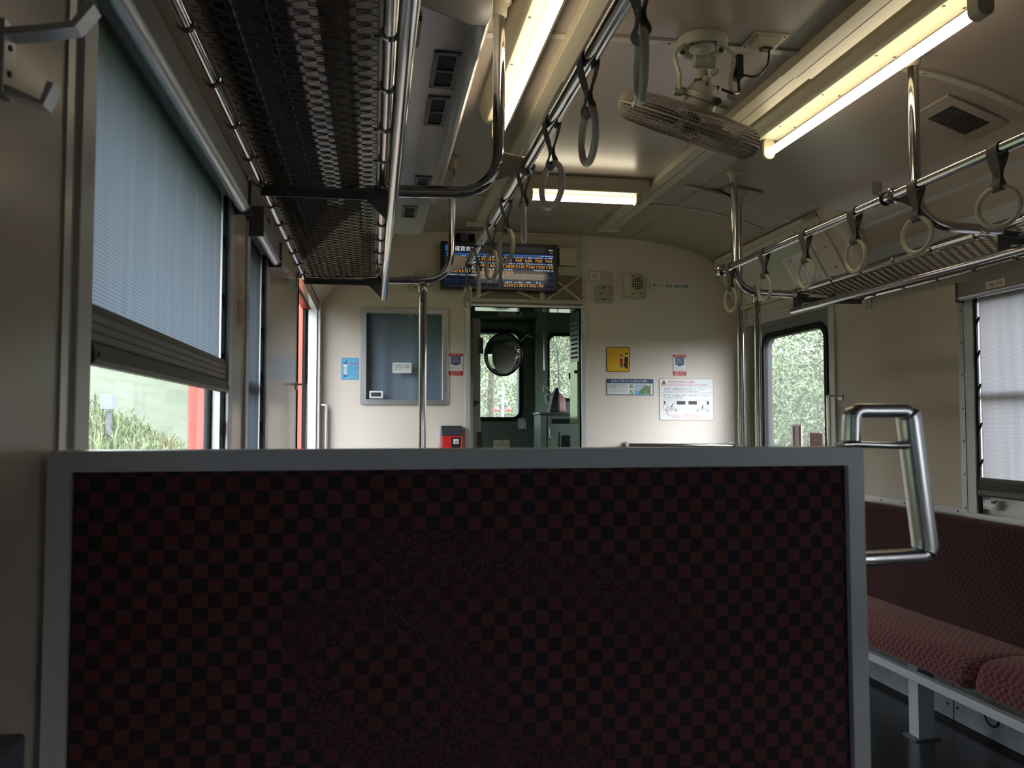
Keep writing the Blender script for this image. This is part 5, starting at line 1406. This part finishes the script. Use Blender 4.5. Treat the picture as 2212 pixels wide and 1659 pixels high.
# vertical pillar cover strips beside the near window
mb = MB(); mb.box(XL, XL + 0.003, 0.925, 0.945, 0.25, 1.86, 0); struct('trim_10', mb, M_alu)
mb = MB(); mb.box(XL, XL + 0.004, 2.63, 2.65, 0.25, 1.86, 0); mb.box(XL, XL + 0.004, 3.64, 3.66, 0, 1.86, 1); struct('trim_11', mb, [M_aluw, M_dark])
# left lower corner: heater duct cover rising beside the seat
mb = MB(); mb.box(XL, XL + 0.03, 0.55, 0.79, 0.2, 0.885, 0); struct('trim_12', mb, M_skirt, bevel=0.004)

# ------------------------------------------------------------------ driver's cab
CY = 6.36
mb = MB(); holes_wall(mb, 'Y', CY, CY + 0.05, XL - 0.1, XR + 0.12, 0, 2.42, [(0.72, 1.105, 1.20, 1.84), (1.35, 2.1, 1.345, 1.84)], 0)
struct('cab_wall_front', mb, M_cab, smooth=0)
mb = MB(); holes_wall(mb, 'X', XL - 0.12, XL - 0.08, YE + 0.04, CY + 0.05, 0, 2.42, [(5.35, 6.05, 1.05, 1.75)]); holes_wall(mb, 'X', XR + 0.08, XR + 0.12, YE + 0.04, CY + 0.05, 0, 2.42, [(5.35, 6.05, 1.05, 1.75)]); mb.box(XL - 0.12, XR + 0.12, YE + 0.04, CY + 0.05, 2.25, 2.30)
struct('cab_wall_side', mb, M_cab)
mb = MB(); mb.box(0.575, 1.265, YE + 0.001, YE + 0.20, 1.862, 1.874); struct('trim_13', mb, M_chrome)
t = thing('cab_door', 'dark cab front door with rounded window seen through the doorway', 'door', (0.92, CY, 0))
mb = MB(); mb.ringplate(rr(0.60, 1.225, 0.0, 1.93, 0.01, 5), rr(0.72, 1.108, 1.20, 1.845, 0.06, 5), 'Y', CY - 0.03, CY - 0.003); part('leaf', mb, M_cab, t, bevel=0.002)
mb = MB(); mb.ringplate(rr(0.690, 1.140, 1.17, 1.875, 0.085, 6), rr(0.72, 1.108, 1.20, 1.845, 0.055, 6), 'Y', CY - 0.040, CY - 0.028); part('window_seal', mb, M_dark, t)
mb = MB(); mb.box(0.715, 1.112, CY - 0.02, CY - 0.018, 1.195, 1.85); part('pane', mb, M_glass, t, smooth=0)
mb = MB(); mb.box(1.100, 1.165, CY - 0.036, CY - 0.03, 1.11, 1.19, 0); mb.cyl((1.132, CY - 0.036, 1.16), (1.132, CY - 0.06, 1.16), 0.012, 12, 1); mb.cyl((1.132, CY - 0.055, 1.16), (1.175, CY - 0.055, 1.20), 0.006, 8, 1); mb.box(1.126, 1.138, CY - 0.042, CY - 0.036, 1.115, 1.15, 1)
part('handle', mb, [M_alu, M_chrome], t)
mb = MB(); flat(mb, 0.91, 1.035, 0.93, 1.03, CY - 0.0315, 0)
for i in range(10): mb.box(0.905 + i * 0.0135, 0.912 + i * 0.0135, CY - 0.033, CY - 0.0315, 1.026, 1.034, 1)
text(mb, '注 意', 0.9725, 1.005, CY - 0.033, h=0.014, align='C', m=1); text(mb, '非常の場合のほか開けないで下さい', 0.9725, 0.985, CY - 0.033, h=0.01, w=0.10, align='C', m=1)
part('caution_label', mb, [M_beige, M_ink], t, smooth=0)
# front window of the cab
mb = MB(); mb.ringplate(rr(1.33, 2.12, 1.325, 1.86, 0.07, 6), rr(1.355, 2.095, 1.35, 1.835, 0.055, 6), 'Y', CY - 0.012, CY + 0.03)
w10 = struct('window_10', mb, M_dark)
mb = MB(); mb.box(1.35, 2.1, CY + 0.01, CY + 0.012, 1.345, 1.84); part('pane', mb, M_glass, w10, smooth=0)
# wiper outside
t = thing('windscreen_wiper', 'black wiper on the windscreen of the cab', 'wiper', (1.45, CY + 0.08, 1.37))
mb = MB(); mb.cyl((1.437, 6.44, 1.735), (1.455, 6.44, 1.38), 0.006, 8); part('blade', mb, M_black, t)
mb = MB(); mb.cyl((1.444, 6.445, 1.56), (1.56, 6.445, 1.40), 0.004, 8); mb.cyl((1.400, 6.445, 1.565), (1.50, 6.445, 1.43), 0.004, 8); mb.cyl((1.400, 6.445, 1.565), (1.444, 6.445, 1.568), 0.004, 8)
mb.cyl((1.56, 6.41, 1.40), (1.56, 6.45, 1.40), 0.01, 10); part('arm', mb, M_black, t)
# pillar between door and windscreen
mb = MB(); mb.box(1.225, 1.31, 6.22, CY, 0, 2.25); struct('trim_14', mb, M_cabl)
mb = MB(); mb.cyl((1.275, 6.19, 1.56), (1.275, 6.19, 1.83), 0.004, 8); mb.ball((1.275, 6.19, 1.555), 0.006); mb.cyl((1.275, 6.19, 1.82), (1.275, 6.23, 1.83), 0.004, 8)
single('pull_rod', mb, M_alu, 'thin pull rod on the pillar inside the cab', 'rod', (1.275, 6.2, 1.56))
# console with bag
t = thing('driver_console', 'green driver console cabinet inside the cab on the right', 'console', (1.5, 6.0, 0))
mb = MB(); mb.box(1.20, 1.60, 5.95, 6.20, 0, 1.215, 0); mb.box(1.19, 1.62, 5.935, 6.21, 1.215, 1.232, 1); part('cabinet', mb, [M_cabl, M_cab], t, bevel=0.004)
mb = MB(); mb.box(1.285, 1.48, 5.946, 5.95, 1.15, 1.185, 0); mb.box(1.36, 1.48, 5.946, 5.95, 0.94, 1.065, 0); mb.box(1.25, 1.253, 5.947, 5.95, 0.9, 1.2, 0); mb.box(1.34, 1.343, 5.947, 5.95, 0.9, 1.09, 0); part('panel_gaps', mb, M_dark, t)
for a, b in ((1.02, 1.045), (0.955, 0.985)):
    mb = MB(); mb.box(1.42, 1.46, 5.944, 5.946, a, b); part('yellow_marking', mb, M_yellow, t)
mb = MB(); mb.cyl((1.262, 5.94, 1.12), (1.262, 5.925, 1.06), 0.004, 8); mb.ball((1.262, 5.93, 1.05), 0.010); mb.cyl((1.262, 5.93, 1.04), (1.262, 5.93, 0.96), 0.005, 8); part('key_chain', mb, M_chrome, t)
t = thing('leather_bag', 'dark upright leather bag on the console in the cab', 'bag', (1.35, 6.05, 1.232))
mb = MB(); mb.loft([[(1.275, 5.98, 1.232), (1.345, 5.97, 1.232), (1.345, 6.12, 1.232), (1.275, 6.12, 1.232)], [(1.305, 6.0, 1.36), (1.350, 5.99, 1.385), (1.350, 6.10, 1.385), (1.305, 6.10, 1.36)], [(1.335, 6.03, 1.415), (1.355, 6.03, 1.42), (1.355, 6.07, 1.42), (1.335, 6.07, 1.415)]]); part('side_panel', mb, M_bag, t, bevel=0.006)
mb = MB(); mb.loft([[(1.345, 5.975, 1.232), (1.405, 5.985, 1.232), (1.405, 6.11, 1.232), (1.345, 6.12, 1.232)], [(1.350, 5.995, 1.37), (1.400, 6.01, 1.335), (1.400, 6.10, 1.335), (1.350, 6.10, 1.37)], [(1.352, 6.03, 1.415), (1.368, 6.03, 1.39), (1.368, 6.07, 1.39), (1.352, 6.07, 1.415)]]); part('body', mb, M_bagr, t, bevel=0.006)
mb = MB(); mb.tube([(1.29, 6.0, 1.33 + 0.0), (1.265, 5.99, 1.37), (1.24, 5.99, 1.36), (1.245, 5.99, 1.31), (1.275, 5.99, 1.28)], 0.003, 8); part('strap', mb, M_white, t); mb = MB(); mb.tube([(1.30, 6.02, 1.36), (1.27, 6.01, 1.41), (1.235, 6.01, 1.43), (1.232, 6.01, 1.38)], 0.0025, 8); part('strap', mb, M_white, t)
# louvred cabinet at right of the doorway
t = thing('louvred_cabinet', 'pale green cabinet with louvres at the right of the doorway', 'cabinet', (1.3, 5.15, 0))
mb = MB(); mb.box(1.262, 1.60, 5.045, 5.28, 0, 1.852); part('casing', mb, M_cabl, t, bevel=0.003)
mb = MB()
for i in range(9): mb.loft([[(1.262, 5.08, 1.80 - i * 0.028), (1.255, 5.08, 1.79 - i * 0.028), (1.262, 5.08, 1.784 - i * 0.028)], [(1.262, 5.24, 1.80 - i * 0.028 + 0.006), (1.255, 5.24, 1.79 - i * 0.028 + 0.006), (1.262, 5.24, 1.784 - i * 0.028 + 0.006)]])
part('louvres', mb, M_cab, t)
mb = MB(); mb.box(1.256, 1.262, 5.06, 5.26, 1.15, 1.54); part('polished_panel', mb, mat('polished_green_panel', (0.30, 0.42, 0.25), 0.15, metal=0.5), t)
mb = MB(); mb.box(1.252, 1.262, 5.26, 5.28, 1.44, 1.48); mb.cyl((1.256, 5.09, 1.475), (1.245, 5.09, 1.475), 0.01, 10); part('catch', mb, M_dark, t)
# opened inner door leaf at left of the doorway
t = thing('open_cab_door', 'beige edge of the open inner cab door at left of doorway', 'door', (0.62, 5.1, 0))
mb = MB(); mb.box(0.605, 0.650, 5.09, 5.70, 0.01, 1.80); part('leaf', mb, mat('cab_door_edge_paint', (0.22, 0.205, 0.175), 0.5), t, bevel=0.002)
for z in (1.58, 1.00):
    mb = MB(); mb.box(0.640, 0.662, 5.082, 5.094, z, z + 0.10); mb.cyl((0.662, 5.09, z), (0.662, 5.09, z + 0.10), 0.006, 10); screws(mb, [(0.648, 5.082, z + 0.02 + 0.03 * k) for k in range(3)], 0.004, 'Y', -1, 1); part('hinge', mb, [M_black, M_screw], t)
mb = MB(); mb.cyl((0.628, 5.09, 1.28), (0.605, 5.05, 1.26), 0.006, 8); mb.box(0.605, 0.64, 5.075, 5.09, 1.27, 1.29); part('latch', mb, M_black, t)
mb = MB(); mb.box(0.665, 0.715, 5.9, 5.93, 0, 2.2); struct('trim_15', mb, M_cab)
# convex mirror
t = thing('convex_mirror', 'round convex mirror hanging inside the cab doorway', 'mirror', (0.887, 5.7, 1.63))
R3 = Matrix.Translation((0.887, 5.7, 1.63)) @ Matrix.Rotation(radians(-38), 4, 'Z') @ Matrix.Rotation(radians(90), 4, 'X')
mb = MB(); mb.lathe([(0.001, 0.038)] + [(0.145 * sin(a), 0.038 * cos(a) ** 1.0) for a in [0.2, 0.45, 0.7, 0.95, 1.2, 1.4]] + [(0.145, 0.0), (0.001, -0.002)], 40, mtx=R3); part('mirror_face', mb, M_mirror, t, smooth=70)
mb = MB(); mb.torus((0, 0, 0), 0.148, 0.006, 'Z', 40, 8, mtx=R3); mb.lathe([(0.146, 0.0), (0.10, -0.02), (0.001, -0.03)], 32, mtx=R3); part('rim', mb, M_black, t)
mb = MB(); mb.tube(fillet([(0.90, 5.73, 1.63), (0.99, 5.80, 1.70), (1.10, 6.0, 1.80), (1.23, 6.25, 1.80)], 0.05), 0.007, 8); part('arm', mb, M_black, t)
# notice on the cab lintel
mb = MB(); mb.box(0.80, 1.22, 6.15, 6.17, 1.95, 2.25, 2); flat(mb, 0.915, 1.095, 1.915 + 0.04, 1.965 + 0.04, 6.145, 0); mb.prism([(1.06, 1.995), (1.08, 1.995), (1.08, 1.98), (1.088, 1.98), (1.07, 1.962), (1.052, 1.98), (1.06, 1.98)], 'Y', 6.1435, 6.145, 1)
text(mb, '確 認', 0.99, 1.97, 6.1435, h=0.02, align='C', m=1)
single('lintel_notice', mb, [M_beige, M_ink, M_cab], 'small pale notice with a down arrow above the cab door', 'notice', (1.0, 6.15, 2.0), smooth=0)

# ------------------------------------------------------------------ outside
def hill(x, y):
    dl = max(0.0, -x - 2.6); drr = max(0.0, x - 5.0); df = max(0.0, y - 16)
    base = -1.05
    z = base + 0.42 * dl if dl < 8.5 else base + 3.57 + (dl - 8.5) * 0.30
    if drr > 0: z = max(z, base + min(drr * 0.35, 2.2))
    if y > 30: z = max(z, base + (y - 30) * 0.25)
    return z + 0.12 * sin(x * 1.3 + y * 0.7) * min(1, dl + drr) + 0.1 * sin(y * 1.7)* min(1, dl + drr)
mb = MB(); xs_ = [-30 + i * 1.0 for i in range(61)]; ys_ = [-12 + j * 1.5 for j in range(60)]
vs = [(x, y, hill(x, y)) for y in ys_ for x in xs_]; n = len(xs_)
mb.add(vs, [(j * n + i, j * n + i + 1, (j + 1) * n + i + 1, (j + 1) * n + i) for j in range(len(ys_) - 1) for i in range(n - 1)])
struct('ground', mb, M_soil, smooth=80)

def leaf_mesh(rx, ry, rz, count, size, rng, lumps=14, zoff=0.0):
    mb = MB(); cs = []
    for k in range(lumps):
        a = rng.uniform(0, 2 * pi); u = rng.uniform(-0.8, 0.9); q = sqrt(max(0, 1 - u * u)) * rng.uniform(0.35, 0.8)
        cs.append((rx * q * cos(a), ry * q * sin(a), rz * u * 0.75, rng.uniform(0.32, 0.52)))
    vs, fs = [], []
    for i in range(count):
        c = cs[rng.randrange(lumps)]
        a = rng.uniform(0, 2 * pi); u = rng.uniform(-1, 1); q = sqrt(1 - u * u); r = c[3] * rng.uniform(0.75, 1.05)
        p = Vector((c[0] + rx * r * q * cos(a), c[1] + ry * r * q * sin(a), c[2] + rz * r * u + zoff))
        nrm = Vector((rng.gauss(0, 1), rng.gauss(0, 1), rng.gauss(0.6, 0.8))).normalized()
        t1 = nrm.orthogonal().normalized(); t1 = (Matrix.Rotation(rng.uniform(0, 6.28), 3, nrm) @ t1); t2 = nrm.cross(t1)
        s = size * rng.uniform(0.6, 1.3); o = len(vs)
        vs += [p - t1 * s, p + t2 * s * 0.5, p + t1 * s, p - t2 * s * 0.5]; fs.append((o, o + 1, o + 2, o + 3))
    mb.add(vs, fs)
    return mb
rng = random.Random(3)
def tree(x, y, zc_, rx, ry, rz, count, size, m, label, group):
    zg = hill(x, y)
    t = thing('tree', label, 'tree', (x, y, zg), group)
    mb = leaf_mesh(rx, ry, rz, count, size, rng); 
    mb.v = [(a + x, b + y, c + zc_) for a, b, c in mb.v]
    part('foliage', mb, m, t, smooth=0)
    mb = MB(); mb.tube([(x, y, zg - 0.2), (x + 0.1, y, (zg + zc_) / 2), (x, y, zc_)], [0.16, 0.12, 0.06], 8)
    for k in range(3): mb.tube([(x, y, zc_ - rz * 0.5), (x + rx * 0.5 * cos(k * 2.1), y + ry * 0.5 * sin(k * 2.1), zc_ + rz * 0.2)], [0.06, 0.02], 6)
    part('trunk', mb, M_bark, t)
G = 'trees on the bank outside the right door'
tree(6.3, 9.2, 1.1, 1.7, 2.0, 1.5, 28285, 0.030, M_leafs[1], 'pale leafy tree filling the middle of the right door window', G)
tree(8.3, 12.5, 1.9, 2.6, 2.6, 2.0, 28285, 0.038, M_leafs[0], 'taller green tree at the top of the right door window', G)
tree(5.4, 11.0, 0.8, 1.5, 1.6, 1.4, 18857, 0.028, M_leafs[1], 'low pale bush at the left edge of right door window', G)
tree(7.6, 8.6, 0.8, 1.5, 1.6, 1.4, 18857, 0.028, M_leafs[1], 'low bush behind the stickers in right door window', G)
tree(8.6, 7.0, 0.8, 2.0, 2.2, 1.4, 15714, 0.038, M_leafs[0], 'green tree outside the right blind', G)
G = 'trees ahead of the train'
tree(3.0, 30, 3.0, 4.5, 3, 4.0, 39600, 0.050, M_leafs[1], 'pale tree straight ahead in the cab door window', G)
tree(7.5, 29, 4.5, 4.5, 3, 5.0, 39600, 0.050, M_leafs[1], 'tall tree ahead through the windscreen', G)
tree(5.0, 36, 8.0, 6.0, 3, 5.0, 35200, 0.065, M_leafs[0], 'high dark tree behind the others ahead', G)
tree(-0.5, 34, 4.0, 4.5, 3, 5.0, 30800, 0.060, M_leafs[0], 'tree ahead at left behind the mirror', G)
tree(12, 32, 5.0, 5, 4, 6, 30800, 0.065, M_leafs[0], 'tree ahead at the far right of the windscreen', G)
G = 'trees on the bank outside the left windows'
tree(-13, 15, 3.0, 3.0, 3.6, 1.9, 22000, 0.056, M_leafs[1], 'pale round tree on the left bank', G)
tree(-13, 23, 3.2, 4, 5, 2.4, 22000, 0.070, M_leafs[0], 'green tree further along the left bank', G)
# tall grass on the left bank
mb = MB(); vs, fs = [], []
for i in range(9000):
    x = -rng.uniform(3.0, 9.5); y = rng.uniform(3.0, 26)
    z = hill(x, y); hgt = rng.uniform(0.35, 0.95); a = rng.uniform(0, 6.28); w = rng.uniform(0.012, 0.03); b = rng.uniform(0.1, 0.5)
    dx, dy = cos(a), sin(a); o = len(vs)
    vs += [(x - dy * w, y + dx * w, z), (x + dy * w, y - dx * w, z), (x + dx * b * 0.4 + dy * w * 0.7, y + dy * b * 0.4 - dx * w * 0.7, z + hgt * 0.7), (x + dx * b * 0.4 - dy * w * 0.7, y + dy * b * 0.4 + dx * w * 0.7, z + hgt * 0.7), (x + dx * b, y + dy * b, z + hgt * 0.85)]
    fs += [(o, o + 1, o + 2, o + 3), (o + 3, o + 2, o + 4)]
mb.add(vs, fs)
single('tall_grass', mb, M_grass, 'tall pale grass growing on the bank outside the left window', 'grass', kind='stuff', smooth=0)
# lineside box and pole seen through the left window
t = thing('lineside_cabinet', 'white lineside box on a post outside the left window', 'equipment box', (-6.0, 20.8, hill(-6, 20.8)))
mb = MB(); mb.box(-6.25, -5.98, 20.6, 20.9, 1.48, 1.83); part('box', mb, M_skirt, t, bevel=0.01)
mb = MB(); mb.box(-6.15, -6.05, 20.75, 20.85, hill(-6, 20.8) - 0.1, 1.45); part('post', mb, M_greydark, t)
mb = MB(); mb.tube([(-6.6, 19.4, hill(-6.6, 19.4) - 0.2), (-6.55, 19.4, 2.6), (-6.6, 19.4, 6.5)], [0.19, 0.17, 0.14], 12)
single('lineside_pole', mb, M_bark, 'grey-brown lineside pole at the left edge of the left window', 'pole', (-6.6, 19.4, 1))
# crossing signal ahead
t = thing('crossing_signal', 'striped white signal post with red lamps ahead of the train', 'signal', (3.863, 25, -1.05))
mb = MB()
for k in range(16): mb.cyl((3.863, 25, -1.05 + k * 0.2), (3.863, 25, -1.05 + (k + 1) * 0.2), 0.055, 12, k % 2)
M_sig = mat('weathered_signal_white', (0.16, 0.16, 0.16), 0.6)
part('post', mb, [M_sig, M_greydark], t)
for dx in (-0.2, 0.2):
    mb = MB(); mb.box(3.863 + min(0, dx), 3.863 + max(0, dx), 24.97, 25.0, 1.56, 1.60, 0); mb.lathe([(0.075, 0), (0.075, 0.03), (0.001, 0.05)], 20, mtx=Matrix.Translation((3.863 + dx, 24.95, 1.58)) @ Matrix.Rotation(pi / 2, 4, 'X'), m=1)
    part('lamp', mb, [M_greydark, M_lampred], t)
mb = MB(); mb.box(3.70, 3.88, 24.94, 25.0, 2.02, 2.15); mb.box(3.88, 4.04, 24.94, 25.0, 1.80, 1.86); part('head', mb, M_sig, t)
